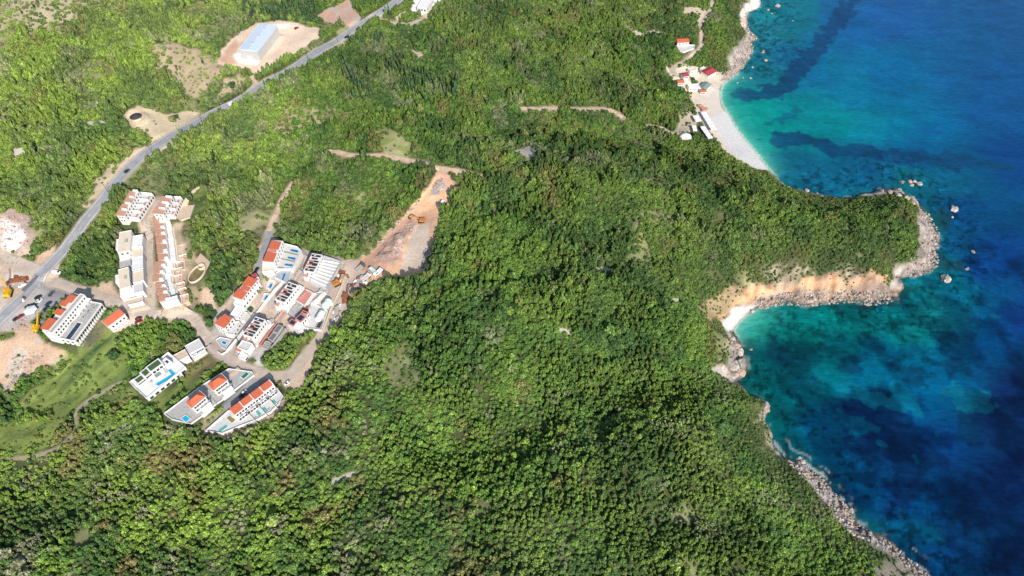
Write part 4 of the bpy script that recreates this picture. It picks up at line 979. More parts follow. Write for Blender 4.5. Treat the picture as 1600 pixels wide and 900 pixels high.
def mask_poly(px, feather=2.5, jag=2.0, ground=True):
    P = W(px)[:, :2] if ground else at_z([p[0] for p in px], [p[1] for p in px], 0.0)
    ins = in_poly(XX, YY, P); d = dist_line(XX, YY, P, True, 40.0)
    sd = np.where(ins, np.minimum(d, 40), -np.minimum(d, 40)) + (fbm(XX, YY, 7, 3, 50) - .5) * 2 * jag * 2
    return sstep(-feather, feather, sd)
MEAD = np.zeros(H.shape)
def paint(px, col, dens=0.0, feather=1.6, jag=1.5, var=.35, mottle=None):
    global C, DENS
    k = mask_poly(px, feather, jag)[..., None]
    c = np.array(col) * (1 - var / 2 + var * (n2 * .6 + n3 * .4))
    if mottle is not None:
        m_ = sstep(.45, .62, fbm(XX, YY, 9, 4, 77))[..., None]; c = c * (1 - m_) + np.array(mottle) * m_
    C = C * (1 - k) + c * k
    DENS = DENS * (1 - k[..., 0]) + dens * k[..., 0]
# coast rock, rubble and cliffs
rk = np.clip(ROCK, 0, 1)[..., None]
rock_col = np.array((.42, .365, .33)) * (.55 + .9 * fbm(XX, YY, 3.2, 3, 60)[..., None])
wet = sstep(1.2, .2, H)[..., None]
rock_col = rock_col * (1 - .55 * wet)
C = C * (1 - rk) + rock_col * rk
DENS = DENS * (1 - sstep(.1, .5, ROCK))
cl = sstep(.75, 1.3, SLOPE) * sstep(34, 20, DJ) * sstep(-1, 1, DJ)
crk = np.array((.46, .37, .27)) * (.6 + .8 * n2)
C = C * (1 - .7 * cl[..., None] * (1 - rk)) + crk * .7 * cl[..., None] * (1 - rk)
paint([(1108,490),(1118,470),(1140,455),(1170,449),(1240,439),(1310,431),(1378,428),(1398,438),(1385,452),(1300,455),(1200,464),(1150,478),(1128,500)], (.70,.38,.21), 0.06, 1.5, 2.2, .8, (.52,.33,.22))
paint([(1092,485),(1120,455),(1150,447),(1170,450),(1150,468),(1128,490),(1112,505)], (.42,.31,.18), .5, 2, 2, .6)
paint([(1180,479),(1225,472),(1320,468),(1395,468),(1412,450),(1390,446),(1300,455),(1225,462),(1170,468)], (.56,.40,.29), 0, 1.2, 1.8, 1.0, (.27,.20,.165))
paint([(1448,430),(1466,400),(1463,385),(1462,362),(1448,345),(1438,330),(1432,345),(1436,370),(1432,395),(1430,415),(1405,425),(1410,434)], (.42,.355,.32), 0, 1.2, 2, 1.0, (.23,.20,.185))
paint([(1135,570),(1125,578),(1140,592),(1160,595),(1163,560),(1155,535),(1140,520),(1143,545)], (.36,.31,.28), 0, 1.2, 1.5, .8, (.22,.19,.17))
paint([(1110,575),(1130,568),(1150,592),(1130,590)], (.56,.48,.42), 0, 1, 1)
paint([(1225,716),(1262,729),(1290,752),(1308,775),(1334,800),(1340,818),(1370,838),(1400,856),(1432,882),(1460,905),(1435,905),(1400,870),(1365,848),(1330,832),(1300,800),(1270,760),(1245,738)], (.44,.40,.375), 0, 1, 1.6, 1.0, (.17,.155,.15))
paint([(1395,868),(1425,885),(1455,915),(1350,915),(1370,890)], (.34,.29,.22), .25, 3, 3, .6)
# open ground inside the view
paint([(230,70),(272,66),(322,85),(345,92),(352,108),(336,132),(300,152),(280,128),(240,102)], (.46,.36,.24), .30, 3, 3, .5)
paint([(0,0),(150,0),(120,35),(60,45),(0,40)], (.42,.36,.24), .45, 4, 4, .5)
paint([(340,100),(346,78),(370,54),(400,36),(440,32),(497,44),(499,58),(468,80),(432,104),(405,120),(372,108),(352,105)], (.78,.60,.46), 0, 1.5, 1.2, .2)
paint([(343,92),(368,62),(372,72),(366,84),(372,100),(352,100)], (.66,.42,.28), 0, 1.5, 1, .25)
paint([(420,38),(452,38),(448,44),(424,46)], (.85,.80,.74), 0, 1, 1, .1)
paint([(362,86),(376,80),(404,96),(400,102),(372,98)], (.85,.80,.74), 0, 1, 1, .1)
paint([(491,26),(534,2),(545,-6),(552,12),(566,22),(560,36),(549,44),(543,42),(520,38)], (.56,.36,.27), 0, 1.2, 1, .3, (.50,.42,.36))
paint([(543,40),(560,34),(556,42),(548,50)], (.66,.52,.42), 0, 1, 1)
paint([(640,18),(648,-6),(694,-8),(690,12),(668,22),(652,22)], (.86,.83,.79), 0, 1.2, 1, .12)
paint([(618,26),(636,14),(640,18),(624,34)], (.66,.50,.38), 0.1, 1, 1)
for a in ([(630,66),(640,72),(648,78),(662,80),(660,90),(652,90)],): paint(a, (.62,.50,.36), .05, 1.2, 1)
# road verges
paint([(104,382),(124,345),(150,310),(178,268),(200,240),(224,226),(236,228),(205,256),(180,282),(152,314),(128,348),(110,384)], (.66,.52,.38), .03, 1.2, 1.6, .4)
paint([(118,335),(140,300),(165,264),(190,250),(170,290),(140,325)], (.60,.48,.34), .22, 2, 2.5, .5)
paint([(196,180),(202,172),(216,166),(260,178),(300,174),(328,178),(318,186),(288,198),(255,214),(232,226),(236,212),(214,204),(198,196)], (.66,.53,.36), .03, 1.4, 1.4, .4)
paint([(322,180),(345,165),(380,148),(396,130),(386,120),(398,118),(404,128),(420,118),(436,110),(420,124),(380,150),(345,172)], (.70,.54,.42), 0, 1.2, 1, .3)
paint([(215,258),(240,240),(280,214),(276,222),(240,248)], (.60,.48,.38), .05, 1, 1, .3)
paint([(350,124),(372,118),(392,124),(380,140),(352,150),(338,160)], (.55,.44,.29), .2, 2, 2, .4)
paint([(400,182),(450,160),(500,165),(505,195),(450,215),(405,215)], (.40,.34,.20), .5, 4, 4, .6)
paint([(20,232),(40,230),(44,246),(24,248)], (.66,.60,.52), .1, 1, 1)
paint([(40,196),(52,200),(48,212),(40,208)], (.66,.60,.52), .1, 1, 1)
paint([(130,188),(160,184),(170,196),(140,200)], (.60,.54,.45), .15, 1.5, 2)
# quarry and yards on the far left
paint([(-60,335),(0,331),(26,326),(46,340),(54,358),(58,380),(48,398),(30,404),(0,394),(-60,380)], (.60,.45,.36), 0, 1.6, 2, .5, (.46,.34,.28))
paint([(2,372),(20,352),(36,352),(42,372),(30,390),(18,396),(4,388)], (.82,.74,.70), 0, 1.2, 1, .2)
paint([(0,345),(12,340),(16,350),(4,358)], (.80,.72,.68), 0, 1, 1)
paint([(55,398),(72,392),(86,384),(84,396),(66,414),(54,416)], (.60,.42,.29), .02, 1.2, 1, .4)
paint([(-60,420),(0,412),(32,418),(60,432),(50,448),(22,478),(0,496),(-60,530)], (.62,.52,.44), 0, 1.5, 1.2, .4, (.48,.36,.28))
paint([(62,436),(90,414),(98,436),(84,446),(96,452),(80,470),(60,492),(40,508),(0,522),(0,500),(40,462)], (.44,.41,.39), 0, 1, .8, .25)
paint([(72,432),(92,412),(96,424),(98,438),(80,444)], (.56,.44,.35), 0, 1.2, 1, .25)
paint([(-60,560),(0,520),(36,505),(58,506),(66,528),(86,545),(108,556),(92,566),(66,572),(40,594),(18,612),(0,606),(-60,620)], (.58,.40,.28), .02, 1.6, 1.6, .4, (.52,.44,.37))
paint([(0,520),(20,518),(24,526),(0,530)], (.10,.13,.04), .5, 1.5, 1)
paint([(92,452),(130,456),(166,470),(190,472),(182,450),(176,430),(170,440),(140,448)], (.60,.44,.31), .02, 1.5, 1.2, .3)
# grass slopes
for pg, c in (([(100,560),(118,545),(148,528),(165,505),(185,515),(178,545),(200,560),(196,592),(150,622),(112,648),(70,695),(30,712),(0,714),(0,655),(40,618),(80,590)], (.21,.265,.07)),
              ([(118,545),(142,505),(158,496),(165,512),(150,530)], (.24,.21,.12)),
              ([(288,566),(322,549),(340,556),(346,568),(318,586),(300,600),(280,604),(286,592)], (.24,.19,.095)),
              ([(200,600),(228,628),(258,612),(290,594),(312,590),(316,598),(258,642),(220,650),(150,650),(170,615)], (.185,.225,.065)),
              ([(588,206),(606,202),(642,226),(628,242),(600,232)], (.36,.36,.16)),
              ([(285,395),(300,395),(306,450),(330,460),(326,486),(296,480),(288,470),(292,440)], (.30,.24,.16)),
              ([(283,346),(298,345),(300,390),(312,395),(296,410),(290,400)], (.34,.28,.17)),
              ([(375,340),(395,330),(412,346),(408,372),(385,368),(375,358)], (.30,.28,.16)),
              ([(300,300),(320,290),(330,345),(318,380),(300,370)], (.16,.21,.06))):
    st = fbm((XX + YY) * .35, (YY - XX) * 1.3, 9, 4, 300); pch = fbm(XX, YY, 15, 4, 301)
    paint(pg, c, .10 if c[0] > .2 else 0.0, 2.5, 2.5, .6)
    k = mask_poly(pg, 2.5, 2.5); 
    C = C * (1 + (k * ((st - .5) * 1.6 + (pch - .5) * .8))[..., None] * np.array((1.15, 1, .8)))
    DENS = np.maximum(DENS, k * (.16 + 1.3 * sstep(.52, .62, pch) + .5 * sstep(.55, .65, st)) * (.3 if c[0] > .22 else .8))
paint([(316,452),(330,446),(340,462),(338,486),(322,488),(314,470)], (.64,.46,.33), .02, 1.5, 1.2, .3)
paint([(226,550),(238,540),(246,552),(236,566)], (.46,.38,.25), .2, 2, 2)
paint([(205,488),(228,494),(226,504),(208,516),(184,522),(178,515),(196,505)], (.72,.56,.45), 0, 1.2, .8, .2)
paint([(268,346),(284,347),(297,420),(286,478),(268,470),(262,400)], (.60,.46,.34), 0.02, 1.2, 1.2, .5, (.42,.33,.22))
paint([(584,206),(606,198),(650,228),(634,254),(598,242)], (.38,.37,.17), .05, 1.5, 1.5, .6, (.24,.28,.09))
# village building site
paint([(404,384),(424,372),(470,384),(500,394),(540,404),(548,420),(528,450),(512,488),(500,520),(474,518),(440,545),(400,562),(366,556),(340,552),(330,520),(340,486),(362,458),(398,428)], (.48,.43,.39), 0.02, 1.6, 1.2, .35, (.56,.44,.35))
paint([(524,420),(545,402),(566,408),(578,440),(552,466),(540,495),(520,528),(505,528),(514,492),(510,470),(520,450)], (.68,.52,.40), 0, 1.4, 1.2, .3, (.58,.45,.36))
paint([(428,500),(442,488),(452,498),(440,516),(420,532),(414,520)], (.60,.42,.26), 0, 1, 1, .4)
paint([(455,455),(482,452),(488,468),(470,486),(456,480)], (.64,.46,.36), 0, 1.2, 1, .3)
paint([(420,532),(440,516),(470,520),(476,540),(462,560),(430,575),(410,570),(408,555)], (.12,.14,.045), 1.0, 1.5, 1.2, .5)
paint([(396,552),(410,546),(414,572),(402,576)], (.56,.52,.50), 0, 1, 1)
paint([(424,580),(470,570),(484,550),(496,552),(484,588),(470,606),(448,612),(440,596)], (.62,.47,.35), .02, 1.5, 1.2, .3)
paint([(395,588),(412,580),(422,592),(352,641),(344,636)], (.30,.29,.30), 0, 1, .4, .2)
paint([(340,640),(352,642),(320,676),(305,668)], (.36,.30,.19), .15, 1.5, 1)
paint([(320,676),(350,680),(376,670),(402,660),(426,646),(440,632),(446,615),(452,622),(448,640),(424,658),(400,668),(350,686),(310,682)], (.52,.38,.28), .08, 1.5, 1.2, .5)
# excavation
EXC = [(560,412),(566,400),(588,378),(619,346),(650,313),(672,290),(682,262),(700,266),(713,290),(703,314),(692,330),(684,350),(679,386),(664,438),(626,438),(590,440),(566,434)]
paint(EXC, (.80,.49,.30), 0, 1.0, 1.4, .5, (.66,.40,.28))
paint([(600,384),(622,360),(640,345),(646,352),(632,376),(628,398),(612,412),(590,410),(586,400)], (.66,.46,.38), 0, 1, 1.5, .8, (.50,.31,.24))
paint([(650,350),(672,347),(670,374),(655,420),(626,424),(634,392)], (.68,.55,.43), 0, .8, .6, .16)
paint([(676,290),(690,276),(696,290),(684,306),(674,304)], (.62,.52,.49), 0, 1, 1, .8, (.42,.36,.34))
paint([(662,392),(672,384),(668,410),(658,424)], (.55,.48,.43), .05, .8, 1, .8)
paint([(700,262),(716,262),(730,268),(720,274),(700,272)], (.62,.46,.34), 0, 1, 1)
for pg in ([(805,236),(828,228),(842,238),(840,252),(826,246)], [(896,420),(930,416),(964,418),(962,426),(900,426)], [(866,506),(892,510),(892,522),(870,522)], [(540,740),(556,734),(552,744),(520,756),(500,762)], [(1046,468),(1062,464),(1074,472),(1056,474)]):
    paint(pg, (.54,.47,.38), .05, 1.2, 2, .5)
# beach and the settlement behind it
paint([(1128,128),(1124,140),(1126,164),(1138,180),(1152,204),(1168,224),(1186,246),(1202,266),(1185,266),(1160,256),(1128,236),(1116,215),(1098,192),(1086,176),(1088,150),(1100,136)], (.70,.61,.53), 0, 1.4, .6, .16)
paint([(1136,172),(1152,204),(1168,224),(1186,246),(1200,264),(1180,262),(1150,246),(1126,214),(1112,186)], (.67,.65,.63), 0, 2, .8, .12)
paint([(1040,104),(1058,104),(1076,102),(1110,104),(1124,112),(1138,122),(1130,132),(1104,140),(1096,176),(1086,176),(1080,150),(1066,136),(1052,126)], (.68,.58,.46), .04, 1.5, 1.2, .35)
paint([(1062,178),(1080,172),(1090,190),(1078,210),(1064,222),(1052,212)], (.52,.43,.32), .15, 1.5, 1.5, .5)
paint([(1164,98),(1176,64),(1182,60),(1174,86),(1160,106),(1142,124),(1126,126),(1136,112)], (.56,.44,.39), 0, 1, 1.2, .9, (.40,.31,.28))
paint([(1166,50),(1158,40),(1158,16),(1176,-6),(1190,-6),(1184,14),(1168,36)], (.66,.54,.46), 0, 1.2, 1, .5)
paint([(1172,-4),(1190,-6),(1188,10),(1176,14)], (.80,.75,.72), 0, 1, 1)
paint([(1128,502),(1150,478),(1184,476),(1160,500),(1146,516),(1134,518)], (.68,.65,.61), 0, 1.2, .8, .2)
paint([(1066,12),(1090,10),(1108,18),(1098,40),(1086,44),(1092,26),(1070,24)], (.56,.46,.36), .1, 1.5, 1.5)
paint([(990,48),(1040,50),(1060,54),(1040,58),(995,58)], (.52,.46,.38), .2, 1.5, 1.5)
paint([(60,470),(72,458),(84,446),(118,452),(128,462),(112,468),(90,486),(66,514),(60,508),(70,488)], (.30,.29,.29), 0, 1, .6, .2)
paint([(128,462),(150,468),(165,478),(160,492),(150,480)], (.45,.38,.31), 0, 1, .6, .2)
# roads and buildings keep the trees away
for name, P, width, m, lift, lines in ROADS:
    d = dist_line(XX, YY, P[:, :2], False, width)
    mg = 2.6 if name == 'main_road' else 1.5 if name == 'dirt_track' else 1.3
    DENS = np.where(d < width / 2 + mg, 0, DENS)
    k = sstep(width / 2 + 2.2, width / 2, d)[..., None] * .8
    C = C * (1 - k) + np.array((.48, .39, .29)) * (.7 + .6 * n2) * k
for poly in FOOT:
    d = dist_line(XX, YY, poly, True, 4)
    DENS = np.where(in_poly(XX, YY, np.asarray(poly)) | (d < 2.2), 0, DENS)
DENS = np.where(DJ < 1.0, 0, DENS)
DENS = DENS * (1 - .9 * sstep(1.7, 2.8, SLOPE))

def grid_mesh(name, Z, keep, colors, m):
    ny, nx = Z.shape
    idx = np.arange(ny * nx).reshape(ny, nx)
    q = np.stack([idx[:-1, :-1], idx[:-1, 1:], idx[1:, 1:], idx[1:, :-1]], -1).reshape(-1, 4)
    if keep is not None: q = q[keep.reshape(-1)]
    used = np.unique(q); remap = np.zeros(ny * nx, int); remap[used] = np.arange(len(used)); q = remap[q]
    v = np.stack([XX, YY, Z], -1).reshape(-1, 3)[used]
    me = bpy.data.meshes.new(name)
    me.vertices.add(len(v)); me.vertices.foreach_set('co', v.astype(np.float32).ravel())
    me.loops.add(q.size); me.loops.foreach_set('vertex_index', q.astype(np.int32).ravel())
    me.polygons.add(len(q)); me.polygons.foreach_set('loop_start', np.arange(0, q.size, 4, dtype=np.int32))
    me.polygons.foreach_set('loop_total', np.full(len(q), 4, np.int32))
    me.update(calc_edges=True)
    me.polygons.foreach_set('use_smooth', np.ones(len(q), bool))
    at = me.attributes.new('surface_colour', 'FLOAT_COLOR', 'POINT')
    c = np.concatenate([np.clip(colors, 0, 1), np.ones((*colors.shape[:2], 1))], -1).reshape(-1, 4)[used]
    at.data.foreach_set('color', c.astype(np.float32).ravel())
    me.materials.append(m)
    o = bpy.data.objects.new(name, me); COL.objects.link(o); return o

# ground material: vertex colour broken up by fine noise, with bump
gm, nt, b = new_mat('ground_soil_rock_grass')
at = nt.nodes.new('ShaderNodeAttribute'); at.attribute_name = 'surface_colour'
ge = nt.nodes.new('ShaderNodeNewGeometry')
na = nt.nodes.new('ShaderNodeTexNoise'); na.inputs['Scale'].default_value = .9; na.inputs['Detail'].default_value = 8; na.inputs['Roughness'].default_value = .7
nt.links.new(ge.outputs['Position'], na.inputs['Vector'])
mr = nt.nodes.new('ShaderNodeMapRange'); mr.inputs['From Min'].default_value = .3; mr.inputs['From Max'].default_value = .7; mr.inputs['To Min'].default_value = .72; mr.inputs['To Max'].default_value = 1.2
nt.links.new(na.outputs['Fac'], mr.inputs['Value'])
vm = nt.nodes.new('ShaderNodeVectorMath'); vm.operation = 'SCALE'
nt.links.new(at.outputs['Color'], vm.inputs[0]); nt.links.new(mr.outputs['Result'], vm.inputs['Scale'])
nt.links.new(vm.outputs['Vector'], b.inputs['Base Color'])
bp = nt.nodes.new('ShaderNodeBump'); bp.inputs['Strength'].default_value = .55; bp.inputs['Distance'].default_value = .6
nt.links.new(na.outputs['Fac'], bp.inputs['Height']); nt.links.new(bp.outputs['Normal'], b.inputs['Normal'])
b.inputs['Roughness'].default_value = .95; b.inputs['Specular IOR Level'].default_value = .15

# small relief of the excavation and quarry
for pg, amp, sc in (([(600,384),(622,360),(640,345),(646,352),(632,376),(628,398),(612,412),(590,410),(586,400)], 3.6, 6), ([(676,290),(690,276),(696,290),(684,306),(674,304)], 2.0, 4), ([(0,335),(46,338),(56,380),(30,400),(0,392)], 3.0, 9), ([(60,395),(84,386),(80,400),(58,414)], 1.6, 6), ([(316,452),(330,446),(340,462),(338,486),(322,488),(314,470)], 3.0, 22), ([(40,560),(90,560),(60,590),(20,612),(0,600)], 2.5, 8)):
    k = mask_poly(pg, 3, 1); H = H + k * (np.abs(fbm(XX, YY, sc, 3, 91) - .5) * 2 * amp - .1)
# the cut along the excavation's upper edge
ce = W([(566,400),(588,378),(619,346),(650,313),(672,290)])[:, :2]
k = mask_poly(EXC, 1.5, .6); H = H - k * 1.6 * np.exp(-(dist_line(XX, YY, ce) / 14) ** 2)
kc = sstep(.5, 1.0, SLOPE) * sstep(30, 18, DJ) * sstep(0, 2, DJ); H = H + kc * (np.abs(fbm(XX, YY, 5, 4, 95) - .5) * 2 - .3) * 2.6
C = C * (1 + (kc * np.clip(fbm(XX, YY * 1.3, 4.5, 4, 96) - .52, -.3, .12) * 2.0)[..., None])
C = C * (1 - .5 * (sstep(.9, .15, H) * sstep(-.5, .2, DJ) * (1 - np.clip(BEACH * 1.4, 0, 1)))[..., None])
ground = grid_mesh('ground', H, None, C, gm); tag(ground, kind='structure')

# ------------------------------------------------------------------ sea
WP = [(1250,180,0,134,146),(1300,190,0,128,148),(1350,210,5,120,155),(1200,170,0,144,148),(1165,190,0,150,150),(1190,225,0,140,145),(1280,100,12,105,158),(1330,60,18,92,160),(1400,120,6,98,156),(1450,200,6,98,156),(1500,100,15,86,146),(1580,30,20,82,144),(1560,150,14,82,148),(1580,250,10,66,134),(1400,30,25,88,160),(1400,190,0,110,152),(1330,130,8,112,158),
 (1230,30,15,112,140),(1200,60,28,112,138),(1190,120,20,106,135),(1225,90,15,92,140),(1195,35,20,125,145),(1300,270,10,95,138),(1260,270,15,92,134),(1240,250,10,108,136),(1380,270,12,85,132),(1450,260,8,80,138),(1500,330,5,70,128),(1560,400,5,60,128),(1480,300,8,90,132),(1440,290,10,105,130),(1345,290,8,88,130),
 (1200,520,5,118,122),(1180,500,30,150,145),(1250,510,0,110,114),(1320,500,0,104,108),(1400,500,0,104,114),(1440,480,8,105,120),(1480,420,0,98,124),(1490,470,0,102,130),(1530,480,0,82,130),(1550,520,0,66,125),(1230,560,4,72,98),(1200,560,0,88,108),(1300,560,0,98,118),(1350,590,0,88,128),(1280,600,0,98,124),(1180,600,0,108,118),(1230,640,0,82,100),(1400,570,0,84,124),(1450,600,0,88,138),(1500,600,0,86,140),(1350,650,8,52,110),(1300,660,0,74,122),(1400,680,4,42,96),(1450,650,0,72,130),(1480,700,5,54,120),(1550,650,7,46,102),(1590,600,9,42,100),(1240,700,0,80,98),(1300,720,0,64,108),(1350,760,0,58,108),(1400,780,4,40,92),(1450,800,0,60,116),(1500,850,4,52,104),(1550,780,4,40,94),(1580,860,4,46,102),(1480,880,0,58,114),(1590,740,6,40,98),(1590,500,10,55,125),(1380,830,0,66,106)]
def lin(c): c = np.asarray(c, float) / 255; return np.where(c <= .04045, c / 12.92, ((c + .055) / 1.055) ** 2.4)
U_, V_, D_ = project(XX, YY, np.zeros_like(XX))
vis = D_ > 50
Uc = np.clip(np.where(vis, U_, 1500), 900, 1900); Vc = np.clip(np.where(vis, V_, 1000), -150, 1100)
# warp the lookup so that the tones change along uneven fronts
Uw = Uc + (fbm(XX, YY, 45, 4, 101) - .5) * 80; Vw = Vc + (fbm(XX, YY, 45, 4, 102) - .5) * 60
num = 0; den = 0
for (pu, pv, r, g, bb) in WP:
    w_ = 1.0 / (((Uw - pu) ** 2 + ((Vw - pv) * 1.3) ** 2) + 250.0) ** 1.9
    num = num + w_[..., None] * lin((r, g, bb)); den = den + w_
SC = num / den[..., None]
def sgrass(px, col, op, feather, jag, sc=14):
    global SC
    P = at_z([p[0] for p in px], [p[1] for p in px], 0.0)
    ins = in_poly(XX, YY, P); d = dist_line(XX, YY, P, True, 45)
    sd = np.where(ins, np.minimum(d, 45), -np.minimum(d, 45)) + (fbm(XX, YY, sc, 4, 120) - .5) * 2 * jag
    k = (sstep(-feather, feather, sd) * op)[..., None]
    SC = SC * (1 - k) + lin(col) * k * (.85 + .3 * fbm(XX, YY, 8, 3, 122)[..., None])
sgrass([(1352,-20),(1338,18),(1310,55),(1275,100),(1250,136),(1220,152),(1178,158),(1146,150),(1140,142),(1170,140),(1205,132),(1232,108),(1252,80),(1285,45),(1318,0)], (18,66,116), .9, 2, 10, 9)
sgrass([(1190,218),(1212,208),(1246,204),(1270,214),(1310,226),(1345,226),(1400,234),(1470,238),(1540,248),(1600,262),(1520,268),(1420,255),(1340,246),(1300,244),(1275,230),(1240,228),(1210,230)], (14,68,114), .9, 2, 8, 9)
sgrass([(1210,240),(1250,232),(1290,246),(1340,262),(1280,270),(1230,262)], (14,92,134), .5, 5, 8)
sgrass([(1196,192),(1206,180),(1228,176),(1244,164),(1250,176),(1232,188),(1208,196)], (10,95,130), .7, 2, 9, 7)
sgrass([(1190,530),(1215,525),(1232,545),(1250,560),(1258,575),(1238,580),(1215,570),(1195,556)], (5,58,88), .6, 3, 16, 10)
sgrass([(1355,606),(1400,640),(1440,690),(1470,700),(1510,700),(1500,740),(1440,780),(1390,770),(1355,720),(1340,680),(1330,640)], (4,38,84), .75, 2, 22, 18)
for rp in ([(1452,338),(1474,326),(1488,340),(1480,362),(1462,368)], [(1450,410),(1476,402),(1504,408),(1514,422),(1486,426),(1462,424)], [(1392,462),(1415,444),(1432,440),(1424,458),(1400,478),(1350,484),(1300,482),(1310,472),(1360,474)], [(1456,395),(1474,392),(1478,404),(1460,408)]): sgrass(rp, (24, 62, 78), .8, 1.5, 5, 5)
sgrass([(1460,520),(1490,515),(1500,535),(1470,545)], (0, 52, 92), .7, 1.5, 9, 7)
sgrass([(1320,610),(1360,600),(1420,625),(1440,650),(1400,650),(1350,635)], (4, 104, 142), .7, 1.5, 22, 14)
sgrass([(1300,640),(1350,650),(1390,690),(1400,710),(1350,690),(1300,665)], (2, 90, 134), .7, 1.5, 18, 13)
sgrass([(1470,590),(1530,600),(1560,620),(1545,650),(1500,630),(1470,615)], (8, 102, 140), .75, 1.5, 20, 13)
for rp, cc_ in (([(1250,590),(1290,580),(1330,592),(1345,606),(1310,612),(1270,606)], (6, 112, 142)), ([(1200,505),(1260,508),(1300,530),(1280,548),(1230,525)], (2, 128, 128)), ([(1380,500),(1430,505),(1450,530),(1400,540),(1370,520)], (2, 116, 128)), ([(1490,470),(1530,462),(1545,490),(1510,505)], (6, 100, 138))): sgrass(rp, cc_, .6, 1.5, 18, 12)
for rp in ([(1395,560),(1430,575),(1440,605),(1415,600),(1390,580)], [(1300,560),(1330,556),(1336,572),(1308,576)], [(1450,560),(1500,556),(1520,580),(1480,590)], [(1500,640),(1540,660),(1530,690),(1500,670)]): sgrass(rp, (4, 50, 88), .7, 1.5, 14, 9)
sgrass([(1430,815),(1470,820),(1500,850),(1470,870),(1435,845)], (2, 82, 124), .6, 2, 16, 14)
sgrass([(1440,730),(1500,770),(1560,800),(1530,830),(1480,800),(1430,760)], (4,38,88), .6, 3, 16, 14)
off = -DJ
south = sstep(380, 330, YY) * sstep(250, 120, np.hypot(XX - 330, (YY - 230) * 1.0))
pt = fbm(XX, YY, 24, 5, 130); p2 = fbm(XX + YY * .4, YY, 10, 4, 133)
pq = pt * .6 + fbm(XX + .5 * YY, YY * 1.4, 13, 4, 136) * .4
thr = (.68 + .34 * sstep(.455, .50, pq) + .40 * sstep(.52, .56, pq) + .5 * (p2 - .5) + .45 * (fbm(XX, YY, 4, 3, 135) - .5))[..., None]
SC = SC * (1 + south[..., None] * (thr - 1) * np.array((1, .95, .8)))
SC = SC * (1 + ((pt - .5)[..., None] * .35 + (p2 - .5)[..., None] * .2)); SC = SC * (1 - np.array((0, .05, .14)) * sstep(300, 240, YY)[..., None])
# boulders and pebbles seen through the shallows
sp = sstep(.56, .66, fbm(XX, YY, 3.4, 3, 140)) * sstep(75, 8, off) * (1 - np.clip(BEACH * 1.4, 0, 1)) * sstep(0, 3, off)
SC = SC * (1 - .6 * sp[..., None])
sp2 = sstep(.60, .68, fbm(XX, YY, 4.5, 3, 143)) * sstep(60, 8, off) * (1 - np.clip(BEACH * 1.4, 0, 1)) * sstep(1, 4, off)
SC = SC * (1 + .5 * sp2[..., None])
# pale sandy margin, dark rocky margin, thin surf
bq = np.clip(BEACH * 1.25, 0, 1)
covek = np.exp(-(((U_ - 1170) / 40) ** 2 + ((V_ - 505) / 28) ** 2))
k = (np.exp(-np.maximum(off, 0) / 8.0) * np.clip(bq + .9 * covek, 0, 1) * .9)[..., None]
SC = SC * (1 - k) + lin((84, 196, 184)) * k
k = (np.exp(-np.maximum(off, 0) / 2.2) * np.clip(bq + .5 * covek, 0, 1))[..., None]
SC = SC * (1 - k) + lin((170, 205, 195)) * k
k = (np.exp(-np.maximum(off, 0) / 6.0) * (1 - bq) * .6 * sstep(.35, .6, fbm(XX, YY, 18, 3, 150)))[..., None]
SC = SC * (1 - k) + lin((10, 122, 124)) * k
k = (np.exp(-np.maximum(off, 0) / 2.5) * (1 - bq) * .6 * sstep(.45, .6, fbm(XX, YY, 9, 3, 151)))[..., None]
SC = SC * (1 - k) + lin((40, 58, 60)) * k
surf = sstep(.54, .66, fbm(XX, YY, 6, 3, 160)) * sstep(2.0, .7, np.abs(off - 1.2)) * (1 - bq) * .6 * (.35 + .65 * sstep(620, 700, V_))
surf = surf + bq * sstep(1.0, .2, np.abs(off - .7 - 1.0 * fbm(XX, YY, 12, 2, 161))) * .8
s2 = sstep(.62, .7, fbm(XX, YY, 14, 4, 163)) * sstep(1.3, .3, np.abs(off - 7 - 8 * (fbm(XX, YY, 20, 2, 164) - .5))) * (1 - bq) * .35 * sstep(640, 720, V_)
k = np.clip(surf + s2, 0, 1)[..., None]
SC = SC * (1 - k) + np.array((.70, .74, .74)) * k
SEA_GAIN = np.array((.78, .90, .76)) * (1 - .24 * sstep(1380, 1600, U_) * sstep(250, 450, V_))[..., None] * (1 - np.array((0, .10, .02)) * south[..., None])
sm, nt, b = new_mat('sea_water')
at = nt.nodes.new('ShaderNodeAttribute'); at.attribute_name = 'surface_colour'
ge = nt.nodes.new('ShaderNodeNewGeometry')
mp = nt.nodes.new('ShaderNodeMapping'); mp.inputs['Rotation'].default_value = (0, 0, math.radians(24)); mp.inputs['Scale'].default_value = (.20, .62, 1)
nt.links.new(ge.outputs['Position'], mp.inputs['Vector'])
na = nt.nodes.new('ShaderNodeTexNoise'); na.inputs['Scale'].default_value = .8; na.inputs['Detail'].default_value = 7; na.inputs['Roughness'].default_value = .62
nb = nt.nodes.new('ShaderNodeTexNoise'); nb.inputs['Scale'].default_value = .16; nb.inputs['Detail'].default_value = 5; nb.inputs['Distortion'].default_value = .6
nt.links.new(mp.outputs['Vector'], na.inputs['Vector']); nt.links.new(mp.outputs['Vector'], nb.inputs['Vector'])
def rng(src, a, c, lo, hi):
    n = nt.nodes.new('ShaderNodeMapRange'); n.inputs['From Min'].default_value = a; n.inputs['From Max'].default_value = c; n.inputs['To Min'].default_value = lo; n.inputs['To Max'].default_value = hi
    nt.links.new(src, n.inputs['Value']); return n.outputs['Result']
ml = nt.nodes.new('ShaderNodeMath'); ml.operation = 'MULTIPLY'
nt.links.new(rng(na.outputs['Fac'], .3, .7, .74, 1.22), ml.inputs[0]); nt.links.new(rng(nb.outputs['Fac'], .3, .7, .82, 1.12), ml.inputs[1])  # light and dark of ripples and wave streaks multiplied into the water colour
